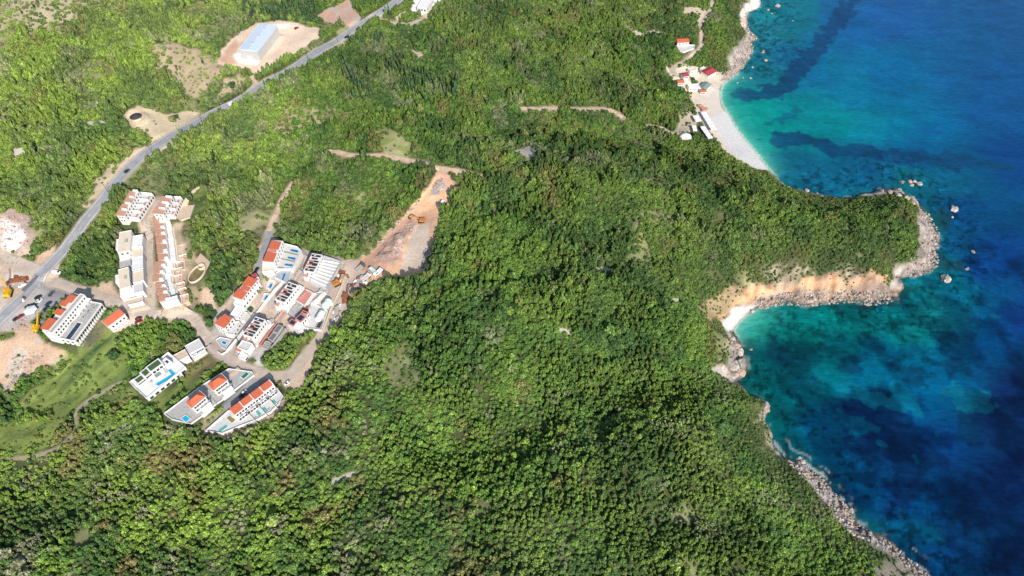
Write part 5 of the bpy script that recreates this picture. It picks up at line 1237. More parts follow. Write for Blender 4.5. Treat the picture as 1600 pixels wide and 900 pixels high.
vm = nt.nodes.new('ShaderNodeVectorMath'); vm.operation = 'SCALE'
nt.links.new(at.outputs['Color'], vm.inputs[0]); nt.links.new(ml.outputs['Value'], vm.inputs['Scale'])
nt.links.new(vm.outputs['Vector'], b.inputs['Base Color'])
bp = nt.nodes.new('ShaderNodeBump'); bp.inputs['Strength'].default_value = .35; bp.inputs['Distance'].default_value = .5
nt.links.new(na.outputs['Fac'], bp.inputs['Height']); nt.links.new(bp.outputs['Normal'], b.inputs['Normal'])
b.inputs['Roughness'].default_value = .22; b.inputs['IOR'].default_value = 1.33; b.inputs['Specular IOR Level'].default_value = .35
cell = np.minimum(np.minimum(DJ[:-1, :-1], DJ[1:, 1:]), np.minimum(DJ[1:, :-1], DJ[:-1, 1:]))
sea = grid_mesh('sea', np.zeros_like(H), cell < 4, SC * SEA_GAIN, sm); tag(sea, kind='structure')

# ------------------------------------------------------------------ road strips
for name, P, width, m, lift, lines in ROADS:
    n = len(P)
    T = np.gradient(P[:, :2], axis=0); T /= np.linalg.norm(T, axis=1)[:, None]; N = np.stack([-T[:, 1], T[:, 0]], -1)
    wob = (np.array([vnoise(np.array(i * .35), np.array(3.3), 7) for i in range(n)]) - .5) * (0 if lines else 1.4)
    def z_at(xy): return np.maximum(sample(H, xy[:, 0], xy[:, 1]), .05)
    def strip(o0, o1, extra, side, nm, mt):
        cols = 5; mb = MB(); rows = []
        for j in range(cols):
            t = o0 + (o1 - o0) * j / (cols - 1)
            xy = P[:, :2] + N * (t[:, None] if hasattr(t, '__len__') else t)
            rows.append(np.column_stack([xy, z_at(xy) + lift + extra]))
        base = 0
        vs = [tuple(r[i]) for i in range(n) for r in rows]
        fs = [(i * cols + j, i * cols + j + 1, (i + 1) * cols + j + 1, (i + 1) * cols + j) for i in range(n - 1) for j in range(cols - 1)]
        mb.add(vs, fs)
        if side:
            for r, s in ((rows[0], 1), (rows[-1], -1)):
                vs = [tuple(q) for q in r] + [(q[0], q[1], q[2] - .7) for q in r]
                mb.add(vs, [(i, i + 1, n + i + 1, n + i) for i in range(n - 1)])
        return mb.build(nm, mt)
    o = strip(-width / 2 + wob, width / 2 + wob, 0, True, name, M[m]); tag(o, kind='structure')
    if lines:
        for a, bq_ in ((-width / 2 + .5, -width / 2 + .75), (width / 2 - .75, width / 2 - .5)):
            q = strip(np.full(n, a), np.full(n, bq_), .02, False, 'edge_line', M['paint']); q.parent = o
        mb = MB()
        for i in range(0, n - 2, 4):
            a, c = P[i], P[i + 1]; k = N[i] * .09
            za = float(z_at(a[None, :2])[0]) + lift + .02; zc = float(z_at(c[None, :2])[0]) + lift + .02
            mb.add([(*(a[:2] - k), za), (*(c[:2] - k), zc), (*(c[:2] + k), zc), (*(a[:2] + k), za)], [(0, 1, 2, 3)])
        q = mb.build('centre_line', M['paint']); q.parent = o

# ================================================================== vegetation
def leaf_mat(name, instanced):
    m, nt, b = new_mat(name)
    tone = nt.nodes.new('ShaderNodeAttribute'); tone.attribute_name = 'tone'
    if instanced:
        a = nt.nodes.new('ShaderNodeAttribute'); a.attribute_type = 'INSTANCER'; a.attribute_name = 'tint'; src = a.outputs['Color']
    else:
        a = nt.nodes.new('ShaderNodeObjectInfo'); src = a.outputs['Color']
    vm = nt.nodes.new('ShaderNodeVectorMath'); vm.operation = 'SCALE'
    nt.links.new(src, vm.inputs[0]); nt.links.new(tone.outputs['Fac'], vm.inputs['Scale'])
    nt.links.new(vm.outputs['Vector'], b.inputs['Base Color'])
    b.inputs['Roughness'].default_value = .7; b.inputs['Specular IOR Level'].default_value = .25
    return m
LEAF_I = leaf_mat('forest_leaves', True); LEAF_O = leaf_mat('tree_leaves', False)

def crown_mesh(name, seed, blobs, flat=.75, leaf=.15, per=46, conical=False, gaps=0.0):
    """crown of unit radius: leaf clumps, each a lumpy core wrapped in many small tilted leaf faces"""
    r = np.random.default_rng(seed)
    ico = bmesh.new(); bmesh.ops.create_icosphere(ico, subdivisions=2, radius=1)
    iv = np.array([v.co[:] for v in ico.verts]); iff = [[v.index for v in f.verts] for f in ico.faces]; ico.free()
    V = []; Fc = []; tone = []; n = 0
    for k in range(blobs):
        if conical:
            t = k / blobs; ang = r.uniform(0, 6.283); rad = (1 - t) * .5 * r.uniform(.3, 1); c = np.array([rad * math.cos(ang), rad * math.sin(ang), .3 + t * 2.3]); s = .42 * (1 - t * .65)
        else:
            ang = k * 2.399 + r.uniform(-.5, .5); rad = math.sqrt((k + .3) / blobs) * .74; hh = (1 - (rad / .9) ** 2) * flat * r.uniform(.5, 1.1)
            c = np.array([rad * math.cos(ang), rad * math.sin(ang), .35 + hh]); s = r.uniform(.2, .4)
        tb = r.uniform(.6, 1.3)
        d = 1 + .22 * np.sin(iv[:, 0] * 5 + k) * np.cos(iv[:, 1] * 6 - k) + .16 * r.standard_normal(len(iv))
        vv = iv * (d * s * .84)[:, None] * np.array([1, 1, .85]) + c
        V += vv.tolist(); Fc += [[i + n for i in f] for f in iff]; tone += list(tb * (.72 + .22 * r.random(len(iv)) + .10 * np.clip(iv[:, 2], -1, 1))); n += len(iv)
        for q in range(per):
            nrm = r.standard_normal(3); nrm[2] = abs(nrm[2]) * .9 + nrm[2] * .1; nrm /= np.linalg.norm(nrm)
            p = c + nrm * s * np.array([1, 1, .85]) * r.uniform(.8, 1.22)
            nn = nrm + r.standard_normal(3) * .55; nn /= np.linalg.norm(nn)
            a = np.cross(nn, r.standard_normal(3)); a /= np.linalg.norm(a) + 1e-6; bb = np.cross(nn, a)
            l = leaf * r.uniform(.6, 1.3); w_ = l * r.uniform(.5, .9)
            V += [(p + a * l).tolist(), (p + bb * w_).tolist(), (p - a * l).tolist(), (p - bb * w_).tolist()]
            Fc.append([n, n + 1, n + 2, n + 3]); tv = tb * r.uniform(.55, 1.55); tone += [tv] * 4; n += 4
    # inner skirt so that the crown reaches down to the ground cover
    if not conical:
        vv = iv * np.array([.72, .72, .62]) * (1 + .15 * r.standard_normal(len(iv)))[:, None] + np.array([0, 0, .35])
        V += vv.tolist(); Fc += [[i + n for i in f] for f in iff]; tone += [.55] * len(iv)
    me = bpy.data.meshes.new(name); me.from_pydata(V, [], Fc)
    at = me.attributes.new('tone', 'FLOAT', 'POINT'); at.data.foreach_set('value', np.array(tone, np.float32))
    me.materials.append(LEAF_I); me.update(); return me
PROTO = [crown_mesh('crown_mesh', 1, 9), crown_mesh('crown_mesh', 2, 7, .6, .17), crown_mesh('crown_mesh', 3, 12, .9, .13), crown_mesh('crown_mesh', 4, 8, .5, .16, 60),
         crown_mesh('crown_mesh', 5, 10, .75, .14), crown_mesh('crown_mesh', 6, 6, .7, .18, 60), crown_mesh('crown_mesh', 8, 14, .85, .12, 40), crown_mesh('crown_mesh', 9, 14, 1, .13, 40, True)]

# candidate positions
CELL = 1.95
xs = np.arange(-820, 640, CELL); ys = np.arange(20, 1000, CELL)
PX, PY = np.meshgrid(xs, ys)
PX = (PX + RNG.uniform(-.5, .5, PX.shape) * CELL * 1.1).ravel(); PY = (PY + RNG.uniform(-.5, .5, PY.shape) * CELL * 1.1).ravel()
PZ = sample(H, PX, PY)
u, v, dep = project(PX, PY, PZ)
k = (dep > 20) & (u > -170) & (u < 1720) & (v > -130) & (v < 1010) & (PZ > .4)
PX, PY, PZ, u, v, dep = PX[k], PY[k], PZ[k], u[k], v[k], dep[k]
big = fbm(PX, PY, 20, 3, 200); fine = fbm(PX, PY, 5, 2, 201)
dens = sample(DENS, PX, PY)
gapn = fbm(PX, PY, 11, 3, 205)
gap = np.where(gapn < .32, .6, 1.0)
keep = RNG.random(len(PX)) < dens * .93 * gap
PX, PY, PZ, u, v, dep, big, fine, dens = [a[keep] for a in (PX, PY, PZ, u, v, dep, big, fine, dens)]
N = len(PX)
coastd = sample(DJ, PX, PY)
scrub = sstep(.75, .2, dens)
R = (1.0 + 1.7 * np.clip((big - .36) * 2.4, 0, 1) * RNG.random(N) ** .9 + .8 * (fine - .3) + RNG.random(N) * .7)
R = R * (1 - .35 * scrub) * (1 - .45 * sstep(40, 4, coastd))
giant = RNG.random(N) < .022; R = np.where(giant & (dens > .9) & (coastd > 30), np.maximum(R, 1.8) * RNG.uniform(1.2, 1.9, N), R)
R = np.clip(R * (1 - .20 * sstep(350, 800, v)) * .94, .65, 4.0)
# kinds and tints
PAL = dict(green=(.108, .204, .046), lime=(.225, .325, .060), olive=(.185, .232, .080), dark=(.060, .122, .042), grey=(.270, .265, .180), brown=(.240, .195, .090))
cA = fbm(PX, PY, 70, 3, 210); cB = fbm(PX, PY, 22, 4, 211); cC = fbm(PX, PY, 18, 4, 212); cD = fbm(PX, PY, 9, 3, 213)
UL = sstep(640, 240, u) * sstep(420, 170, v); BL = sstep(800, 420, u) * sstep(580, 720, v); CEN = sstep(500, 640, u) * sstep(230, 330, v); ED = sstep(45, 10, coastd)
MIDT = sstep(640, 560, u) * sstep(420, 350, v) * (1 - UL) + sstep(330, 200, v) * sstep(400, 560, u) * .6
def mixin(T, nm, k): return T * (1 - k[:, None]) + np.array(PAL[nm]) * k[:, None]
rr = RNG.random(N); rj = (RNG.random(N) - .5) * .16
tint = np.tile(np.array(PAL['green']), (N, 1))
tint = mixin(tint, 'olive', np.clip(.08 + .5 * UL + .25 * BL + .35 * ED + .2 * MIDT - .1 * CEN + 1.6 * (cA - .5), 0, .85))
tint = mixin(tint, 'lime', np.clip(sstep(.50, .64, cB + rj + .06 * UL + .04 * BL) * (.42 + .4 * UL + .35 * BL - .08 * CEN), 0, .9))
tint = mixin(tint, 'dark', sstep(.44, .32, cB + rj) * .7 * (1 - .5 * UL))
tint = mixin(tint, 'brown', sstep(.66, .74, cC + rj + .04 * BL - .03 * CEN) * (.55 + .3 * BL))
tint = mixin(tint, 'grey', sstep(.33, .25, cC + rj - .03 * BL - .03 * MIDT + .03 * CEN) * (.5 + .35 * BL))
loud = rr < .10; pick = RNG.integers(0, 4, N)
for q, nm in enumerate(('lime', 'dark', 'olive', 'lime')): m_ = loud & (pick == q); tint[m_] = tint[m_] * .35 + np.array(PAL[nm]) * .65
tint = tint * np.array((1.10, 1.10, 1.0)) * RNG.uniform(.82, 1.2, (N, 1)) * (1 + .16 * UL[:, None]) * (.84 + .34 * sstep(250, 850, v))[:, None] * (1 - .12 * (MIDT * (1 - UL))[:, None]) * (.82 + .36 * cD[:, None])  # lighting offset put into the tint: darker higher up, brighter towards the bottom
names = list(PAL); P6 = np.array([PAL[n_] for n_ in names]); P6n = P6 / P6.sum(1, keepdims=True); tn_ = tint / tint.sum(1, keepdims=True)
kind = np.argmin(((tn_[:, None, :] - P6n) ** 2).sum(-1) * 60 + ((np.log(tint.sum(1))[:, None] - np.log(P6.sum(1))[None]) ** 2), 1)
meadow = (scrub > .35) & (v > 480) & (u < 330); tint[meadow] = tint[meadow] * .45 + np.array((.16, .22, .06)) * .55
proto = RNG.integers(0, 7, N); con = (RNG.random(N) < .004 + .25 * ((u > 540) & (u < 720) & (v > 60) & (v < 160)) * (cB > .5) + .35 * ((u > 380) & (u < 500) & (v > 8) & (v < 40))); proto[con] = 7
tint[con] = np.array((.06, .115, .05)) * RNG.uniform(.8, 1.2, (con.sum(), 1)); R[con] = np.clip(R[con], 1.5, 2.4)
canopy = fbm(PX, PY, 17, 4, 220); hz = R * RNG.uniform(.8, 1.3, N) + (4.0 - 2.0 * sstep(350, 750, v)) * sstep(.44, .58, canopy) * sstep(.5, .9, dens) * sstep(20, 75, coastd) * RNG.uniform(.5, 1.2, N)
rot = RNG.uniform(0, 6.283, N)

# the 300 trees that show largest are things with crown and trunk; the rest of the wood is one mass
inview = (u > 4) & (u < 1596) & (v > 700) & (v < 892) & (dens > .6)
score = np.where(inview, R / dep, 0); order = np.argsort(-score)[:300]
indiv = np.zeros(N, bool); indiv[order] = True
mb = MB(); mb.tube((0, 0, -.35), (0.03, .02, .55), .085, .05, 7); mb.tube((.02, .02, .3), (.3, .1, .75), .04, .02, 5); mb.tube((.02, .02, .35), (-.2, .25, .8), .04, .02, 5); mb.tube((.02, .02, .4), (-.1, -.28, .75), .035, .02, 5)
TRUNK = mb.mesh('trunk_mesh', M['bark'])
LAB = dict(green='rounded mid-green tree in the dense wood filling the bottom of the view', lime='bright yellow-green tree in the dense wood filling the bottom of the view', olive='dull olive-green tree in the dense wood filling the bottom of the view',
           dark='very dark green tree in the dense wood filling the bottom of the view', grey='grey-twigged pale tree in the dense wood filling the bottom of the view', brown='brownish tree in the dense wood filling the bottom of the view')
for i in order:
    nm = 'conifer_tree' if proto[i] == 7 else 'broadleaf_tree'
    lab = 'pointed dark conifer in the dense wood filling the bottom of the view' if proto[i] == 7 else LAB[names[kind[i]]]
    e = empty(nm, (PX[i], PY[i], PZ[i] - .25), lab, 'tree', lab.split(' in the')[0] + 's in the wood', rot[i])
    e.scale = (R[i], R[i], hz[i])
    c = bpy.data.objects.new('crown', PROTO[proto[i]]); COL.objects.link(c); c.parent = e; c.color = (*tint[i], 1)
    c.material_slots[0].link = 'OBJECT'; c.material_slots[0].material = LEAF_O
    t = bpy.data.objects.new('trunk', TRUNK); COL.objects.link(t); t.parent = e

fi = np.nonzero(~indiv)[0]
me = bpy.data.meshes.new('forest_points'); n = len(fi)
me.vertices.add(n); me.vertices.foreach_set('co', np.stack([PX[fi], PY[fi], PZ[fi] - .25], -1).astype(np.float32).ravel())
def attr(nm, ty, arr, key): a = me.attributes.new(nm, ty, 'POINT'); a.data.foreach_set(key, arr)
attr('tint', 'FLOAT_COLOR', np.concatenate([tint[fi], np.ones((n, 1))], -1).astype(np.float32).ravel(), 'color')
attr('size', 'FLOAT_VECTOR', np.stack([R[fi], R[fi] * RNG.uniform(.85, 1.15, n), hz[fi]], -1).astype(np.float32).ravel(), 'vector')
attr('turn', 'FLOAT_VECTOR', np.stack([RNG.uniform(-.12, .12, n), RNG.uniform(-.12, .12, n), rot[fi]], -1).astype(np.float32).ravel(), 'vector')
attr('pick', 'INT', proto[fi].astype(np.int32), 'value')
forest = bpy.data.objects.new('forest', me); COL.objects.link(forest)
tag(forest, 'dense green maquis wood covering the whole headland and slopes', 'forest', kind='stuff')
ng = bpy.data.node_groups.new('scatter_crowns', 'GeometryNodeTree')
ng.interface.new_socket('Geometry', in_out='INPUT', socket_type='NodeSocketGeometry'); ng.interface.new_socket('Geometry', in_out='OUTPUT', socket_type='NodeSocketGeometry')
gi = ng.nodes.new('NodeGroupInput'); go = ng.nodes.new('NodeGroupOutput')
iop = ng.nodes.new('GeometryNodeInstanceOnPoints'); gti = ng.nodes.new('GeometryNodeGeometryToInstance')
mtp = ng.nodes.new('GeometryNodeMeshToPoints'); ng.links.new(gi.outputs[0], mtp.inputs['Mesh'])
ng.links.new(mtp.outputs['Points'], iop.inputs['Points'])
for me_ in PROTO[::-1]:                         # unlinked sources: nothing extra stands in the scene
    so = bpy.data.objects.new('crown_source', me_); oi = ng.nodes.new('GeometryNodeObjectInfo'); oi.inputs['Object'].default_value = so
    ng.links.new(oi.outputs['Geometry'], gti.inputs[0])
ng.links.new(gti.outputs[0], iop.inputs['Instance'])
iop.inputs['Pick Instance'].default_value = True
def named(nm, ty):
    q = ng.nodes.new('GeometryNodeInputNamedAttribute'); q.data_type = ty; q.inputs['Name'].default_value = nm; return q.outputs['Attribute']
ng.links.new(named('pick', 'INT'), iop.inputs['Instance Index'])
ng.links.new(named('size', 'FLOAT_VECTOR'), iop.inputs['Scale'])
er = ng.nodes.new('FunctionNodeEulerToRotation'); ng.links.new(named('turn', 'FLOAT_VECTOR'), er.inputs[0]); ng.links.new(er.outputs[0], iop.inputs['Rotation'])
ng.links.new(iop.outputs['Instances'], go.inputs[0])
md = forest.modifiers.new('scatter', 'NODES'); md.node_group = ng

# lone trees on open ground, each a thing with a label of its own
for (uu, vv, r, tn, lab) in ((362,131,3.4,'dark','dark lone tree on the sandy slope between warehouse and main road'),(268,185,3.0,'olive','lone tree on the sandy clearing beside the round hut'),(274,181,2.4,'dark','darker of two trees on the sandy clearing by the round hut'),
                             (153,612,1.6,'dark','lone dark bush in the middle of the grass slope'),(177,553,3.6,'dark','dark tree on the grass slope below the small white house'),(173,556,2.6,'green','green tree beside the dark tree on the grass slope'),
                             (288,462,3.0,'dark','dark tree at the lower end of the tan walled gardens'),(294,470,2.6,'lime','yellowish bush beside the white end house of the stepped row'),(1086,128,3.2,'green','tree between the houses at the head of the beach'),(1083,123,2.4,'dark','dark tree left among the houses at the head of the beach'),
                             (413,432,1.6,'olive','olive bush above the two small pool decks'),(417,436,1.4,'lime','yellow-green bush touching the upper small pool deck'),(404,455,1.6,'olive','round bush below the three-block villa, nearest its lower end'),(408,452,1.4,'grey','greyish bush below the three-block villa, nearest the lower pool deck'),
                             (391,483,2.0,'dark','dark round tree beside the navy pool of the bend villa')):
    g = W1(uu, vv, r * .8); e = empty('broadleaf_tree', (g[0], g[1], g[2] - .2), lab, 'tree'); e.scale = (r, r, r * 1.1); e.rotation_euler[2] = uu
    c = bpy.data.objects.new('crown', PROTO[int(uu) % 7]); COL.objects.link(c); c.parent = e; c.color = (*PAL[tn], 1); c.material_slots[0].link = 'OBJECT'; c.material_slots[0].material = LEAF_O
    t = bpy.data.objects.new('trunk', TRUNK); COL.objects.link(t); t.parent = e

# ================================================================== vehicles
def loft(secs):
    """secs: list of (x, half width, z low, z high): closed body"""
    mb = MB(); vs = []
    for x, h, a, b_ in secs: vs += [(x, -h, a), (x, h, a), (x, h * .93, b_), (x, -h * .93, b_)]
    n = len(secs); fs = [(0, 1, 2, 3), tuple((n - 1) * 4 + i for i in (3, 2, 1, 0))]
    for i in range(n - 1):
        for k in range(4): fs.append((i * 4 + k, i * 4 + (k + 1) % 4, i * 4 + 4 + (k + 1) % 4, i * 4 + 4 + k))
    mb.add(vs, fs); return mb
CARM = {}
def car(uu, vv, du, dv, paint_, label, kind='car', name='parked_car', group=None):
    g = W1(uu, vv, .8); a = W1(uu + du, vv + dv, .8); hd = math.atan2(a[1] - g[1], a[0] - g[0])
    zz = g[2]
    for nm, P, width, m, lift, lines in ROADS:
        d = np.hypot(P[:, 0] - g[0], P[:, 1] - g[1])
        if d.min() < width / 2: zz = max(zz, float(sample(H, g[0], g[1])) + lift)
    o = empty(name, (g[0], g[1], zz), label, kind, group, hd)
    if kind == 'van':
        body = loft([(-2.6, .90, .35, 2.1), (-2.5, .96, .3, 2.25), (1.2, .96, .3, 2.25), (1.7, .95, .3, 1.9), (2.5, .93, .3, 1.15), (2.75, .85, .35, .95)]); glass = loft([(1.25, .90, 1.35, 2.2), (1.72, .90, 1.3, 1.93), (2.15, .86, 1.2, 1.5)]); roof = None; wx = 1.7
    else:
        body = loft([(-2.15, .78, .35, .80), (-2.05, .86, .28, .92), (-1.2, .90, .25, 1.0), (1.0, .90, .25, .98), (1.9, .86, .28, .82), (2.15, .74, .35, .70)]); glass = loft([(-1.75, .76, .9, 1.0), (-1.1, .76, .9, 1.40), (.35, .76, .9, 1.42), (1.15, .78, .9, 1.0)]); roof = loft([(-1.05, .70, 1.38, 1.47), (.30, .70, 1.40, 1.49)]); wx = 1.35
    body.build('body', M[paint_], o); glass.build('window', M['glass'], o)
    if roof: roof.build('roof', M[paint_], o)
    for x in (-wx, wx):
        for y in (-.82, .82):
            mb = MB(); mb.tube((x, y - .1, .33), (x, y + .1, .33), .33, n=12); w_ = mb.build('wheel', M['rubber'], o)
            mb = MB(); mb.tube((x, y - .11, .33), (x, y + .11, .33), .18, n=8); mb.build('rim', M['greymetal'], w_)
    for y in (-.55, .55):
        mb = MB(); x = 2.72 if kind == 'van' else 2.06; mb.box(lambda a_, b_, c_: (a_, b_, c_), x - .02, x + .06, y - .16, y + .16, .6, .74); mb.build('headlight', M['whitecar'], o)
    return o
ALONG = (12, -15)
car(327, 182, 13, -8, 'darkcar', 'dark car driving along the main road just past the round hut clearing', name='car')
car(361.5, 162, 13, -8, 'whitecar', 'white van on the main road below the sandy shoulder', 'van', 'van')
car(198, 267, 12, -11, 'darkcar', 'lone dark car on the main road below the bleached bank', name='car')
car(542, 57.5, 13, -7, 'darkcar', 'dark car on the upper main road beside the brown dirt field', name='car')
car(88, 425.5, 8, 2, 'whitecar', 'white van parked under the trees at the road junction', 'van', 'parked_van')
car(59, 464, 8, -4, 'darkcar', 'dark car parked nearest the main road junction in the hotel row', group='cars parked in front of the hotel')
car(60.5, 469.5, 8, -4, 'whitecar', 'white car parked beside a dark car in the hotel row', group='cars parked in front of the hotel')
car(52, 476, 8, -4, 'darkcar', 'dark car parked just above the white six-sided canopy', group='cars parked in front of the hotel')
car(43.5, 478, 8, -4, 'greycar', 'grey car parked at the road side of the white six-sided canopy', group='cars parked in front of the hotel')
car(31.5, 494, 8, -5, 'redcar', 'bright red car parked by the roadside below the canopy', group='cars parked in front of the hotel')
car(25, 497.5, 8, -5, 'darkcar', 'dark car parked right next to the bright red car', group='cars parked in front of the hotel')
car(75.5, 474, 6, -5, 'bluecar', 'blue car parked in the shade behind the hotel, upper of two', group='cars parked in front of the hotel')
car(72, 481.5, 6, -5, 'bluecar', 'dark blue car parked in the shade behind the hotel, lower of two', group='cars parked in front of the hotel')
car(79.5, 459, 6, -6, 'greycar', 'dark grey car in the hotel shadow closest to the village lane')
car(216.5, 497, 6, -3, 'maroon', 'maroon car on the gravel spot beside the small red-roofed house, upper of two')
car(217.5, 501, 6, -3, 'redcar', 'red car on the gravel spot beside the small red-roofed house, lower of two')
car(449, 598, -6, 5, 'whitecar', 'white car parked at the end of the curved white villa wall')
car(331, 497, 6, -8, 'darkcar', 'dark car parked in the street shadow above the bend villa')
car(335, 491, 6, -8, 'greycar', 'grey car parked in the street shadow above the bend villa, further uphill')
car(401, 421, 5, -9, 'darkcar', 'black car parked at the foot of the three-pool villa')
car(378, 617, 10, -8, 'darkcar', 'dark car in the paved court between the hip-roofed villas and the long villa')
car(381, 613, 10, -8, 'whitecar', 'white car in the paved court between the hip-roofed villas and the long villa')
car(463, 43.5, 8, -4, 'redcar', 'red car alone on the pale lot beside the warehouse')

def truck(uu, vv, du, dv, m, m2, label):
    g = W1(uu, vv, 1.5); a = W1(uu + du, vv + dv, 1.5); o = empty('truck', tuple(g), label, 'truck', 'trucks on the building site', math.atan2(a[1] - g[1], a[0] - g[0]))
    I = lambda x, y, z: (x, y, z)
    loft([(1.7, 1.15, .7, 2.7), (2.9, 1.15, .7, 2.8), (3.6, 1.1, .7, 1.9), (3.8, 1.05, .7, 1.5)]).build('cab', M[m], o); loft([(2.95, 1.05, 1.75, 2.7), (3.55, 1.05, 1.7, 2.0)]).build('window', M['glass'], o)
    mb = MB(); mb.box(I, -3.8, 1.4, -1.2, 1.2, .9, 1.1); mb.box(I, -3.8, 1.4, -1.2, -1.1, 1.1, 2.2); mb.box(I, -3.8, 1.4, 1.1, 1.2, 1.1, 2.2); mb.box(I, 1.3, 1.4, -1.1, 1.1, 1.1, 2.4); mb.box(I, -3.8, -3.7, -1.1, 1.1, 1.1, 2.2); mb.box(I, -3.7, 1.3, -1.1, 1.1, 1.8, 1.9); mb.build('bed', M[m2], o)
    mb = MB(); mb.box(I, -3.7, 3.4, -.45, .45, .55, .9); mb.build('chassis', M['greycar'], o)
    for x in (-2.9, -1.7, 2.7):
        for y in (-1.0, 1.0): mb = MB(); mb.tube((x, y - .18, .5), (x, y + .18, .5), .5, n=12); mb.build('wheel', M['rubber'], o)
truck(584, 423.5, 7, 5, 'mint', 'mint', 'mint green truck at the lower end of the excavation')
truck(591, 425, 6, -5, 'whitecar', 'tarp', 'white truck right beside the mint green one at the excavation')
truck(571.5, 433, 6, -4, 'whitecar', 'deck', 'white truck parked near the rubble heap at the forest edge')
truck(690, 318.5, 5, -8, 'whitecar', 'tarp', 'pale truck under the trees at the upper side of the excavation')
truck(563, 417.5, 7, -4, 'greycar', 'concrete', 'grey truck at the gap between building site and excavation')

def excavator(uu, vv, du, dv, m, label, s=1.0, reach=1.0, ms='greycar'):
    g = W1(uu, vv, 1.5); a = W1(uu + du, vv + dv, 1.5); o = empty('excavator', tuple(g), label, 'excavator', 'construction machines', math.atan2(a[1] - g[1], a[0] - g[0])); o.scale = (s, s, s)
    I = lambda x, y, z: (x, y, z)
    for y in (-1.15, 1.15):
        mb = MB(); mb.hexa([(-1.9, y - .3, 0), (1.9, y - .3, 0), (1.9, y + .3, 0), (-1.9, y + .3, 0)], [(-1.6, y - .3, .9), (1.6, y - .3, .9), (1.6, y + .3, .9), (-1.6, y + .3, .9)]); mb.build('track', M['rubber'], o)
    mb = MB(); mb.tube((0, 0, .7), (0, 0, 1.1), .8, n=14); mb.build('turntable', M[ms], o)
    loft([(-2.2, 1.2, 1.1, 2.0), (-2.0, 1.35, 1.05, 2.2), (1.1, 1.35, 1.05, 2.0), (1.4, 1.25, 1.1, 1.7)]).build('body', M[m], o)
    cb = loft([(-.2, .5, 2.0, 2.9), (.9, .5, 2.0, 3.0), (1.4, .45, 1.9, 2.3)]); cb.v = [(x, y + .75, z) for x, y, z in cb.v]; q = cb.build('cab', M[m], o)
    gl = loft([(.95, .42, 2.2, 2.85), (1.38, .42, 2.0, 2.4)]); gl.v = [(x + .05, y + .75, z + .03) for x, y, z in gl.v]; gl.build('window', M['glass'], q)
    def beam(p, q_, w0, h0, w1, h1):
        mb = MB(); p = Vector(p); q_ = Vector(q_); d = (q_ - p).normalized(); up = Vector((0, 1, 0)).cross(d) * -1
        e = []
        for P_, ww, hh in ((p, w0, h0), (q_, w1, h1)): e.append([P_ + Vector((0, -ww, 0)) - up * hh, P_ + Vector((0, ww, 0)) - up * hh, P_ + Vector((0, ww, 0)) + up * hh, P_ + Vector((0, -ww, 0)) + up * hh])
        mb.hexa(e[0], e[1]); return mb
    bo = beam((1.0, -.3, 1.8), (4.0 * reach, -.3, 4.4), .28, .35, .24, .3); bo.build('boom', M[m], o)
    st = beam((4.0 * reach, -.3, 4.5), (6.6 * reach, -.3, 2.6), .22, .3, .18, .2); st.build('stick', M[m], o)
    mb = MB(); x = 6.6 * reach; mb.hexa([(x - .7, -.9, 1.5), (x + .2, -.9, 1.3), (x + .2, .3, 1.3), (x - .7, .3, 1.5)], [(x - .3, -.9, 2.5), (x + .3, -.9, 2.6), (x + .3, .3, 2.6), (x - .3, .3, 2.5)]); mb.build('bucket', M[ms], o)
excavator(526, 442, 12, -6, 'orange', 'orange excavator on the dirt yard beside the ribbed terraces', 1.25)
excavator(659, 344, -12, 1, 'orange', 'orange excavator in the middle of the long excavation', 1.2)
excavator(57, 512, 6, -14, 'yellow', 'yellow excavator with long boom beside the hotel end wall', 1.25, 1.4)
excavator(540, 463, 6, -10, 'rust', 'rusty brown excavator at the forest edge of the dirt yard', 1.15, 1.1)
# crawler crane
g = W1(12.5, 457, 1.5); o = empty('crawler_crane', tuple(g), 'yellow crawler crane with raised boom in the dirt yard left of the road', 'crane', 'construction machines', math.radians(100))
I = lambda x, y, z: (x, y, z)
for y in (-1.8, 1.8): mb = MB(); mb.hexa([(-3, y - .45, 0), (3, y - .45, 0), (3, y + .45, 0), (-3, y + .45, 0)], [(-2.6, y - .45, 1.1), (2.6, y - .45, 1.1), (2.6, y + .45, 1.1), (-2.6, y + .45, 1.1)]); mb.build('track', M['rubber'], o)
loft([(-3.4, 1.7, 1.2, 2.6), (-3.0, 1.8, 1.1, 3.2), (1.8, 1.8, 1.1, 2.8), (2.2, 1.7, 1.1, 2.4)]).build('body', M['yellow'], o)
mb = MB(); mb.box(I, .6, 2.1, .9, 1.75, 2.9, 4.2); q = mb.build('cab', M['yellow'], o); mb = MB(); mb.box(I, 2.12, 2.16, 1.0, 1.65, 3.1, 4.0); mb.build('window', M['glass'], q)
mb = MB()
for y in (-.6, .6):
    for z0 in (0, .9): mb.tube((1.8, y, 2.4 + z0), (4.5, y * .6, 13.5 + z0 * .5), .13)
for i in range(9):
    t = i / 9; a = Vector((1.8 + 2.7 * t, -.6 + .2 * t, 2.4 + 11.1 * t)); mb.tube(a, a + Vector((.3, 1.1, 1.3)), .07); mb.tube(a, a + Vector((0, 0, .9)), .07)
mb.build('boom', M['yellow'], o)
mb = MB(); mb.tube((4.5, 0, 13.6), (4.6, 0, 4.5), .05); mb.build('cable', M['greycar'], o); mb = MB(); mb.box(I, 4.4, 4.8, -.2, .2, 3.9, 4.5); mb.build('hook_block', M['greycar'], o)
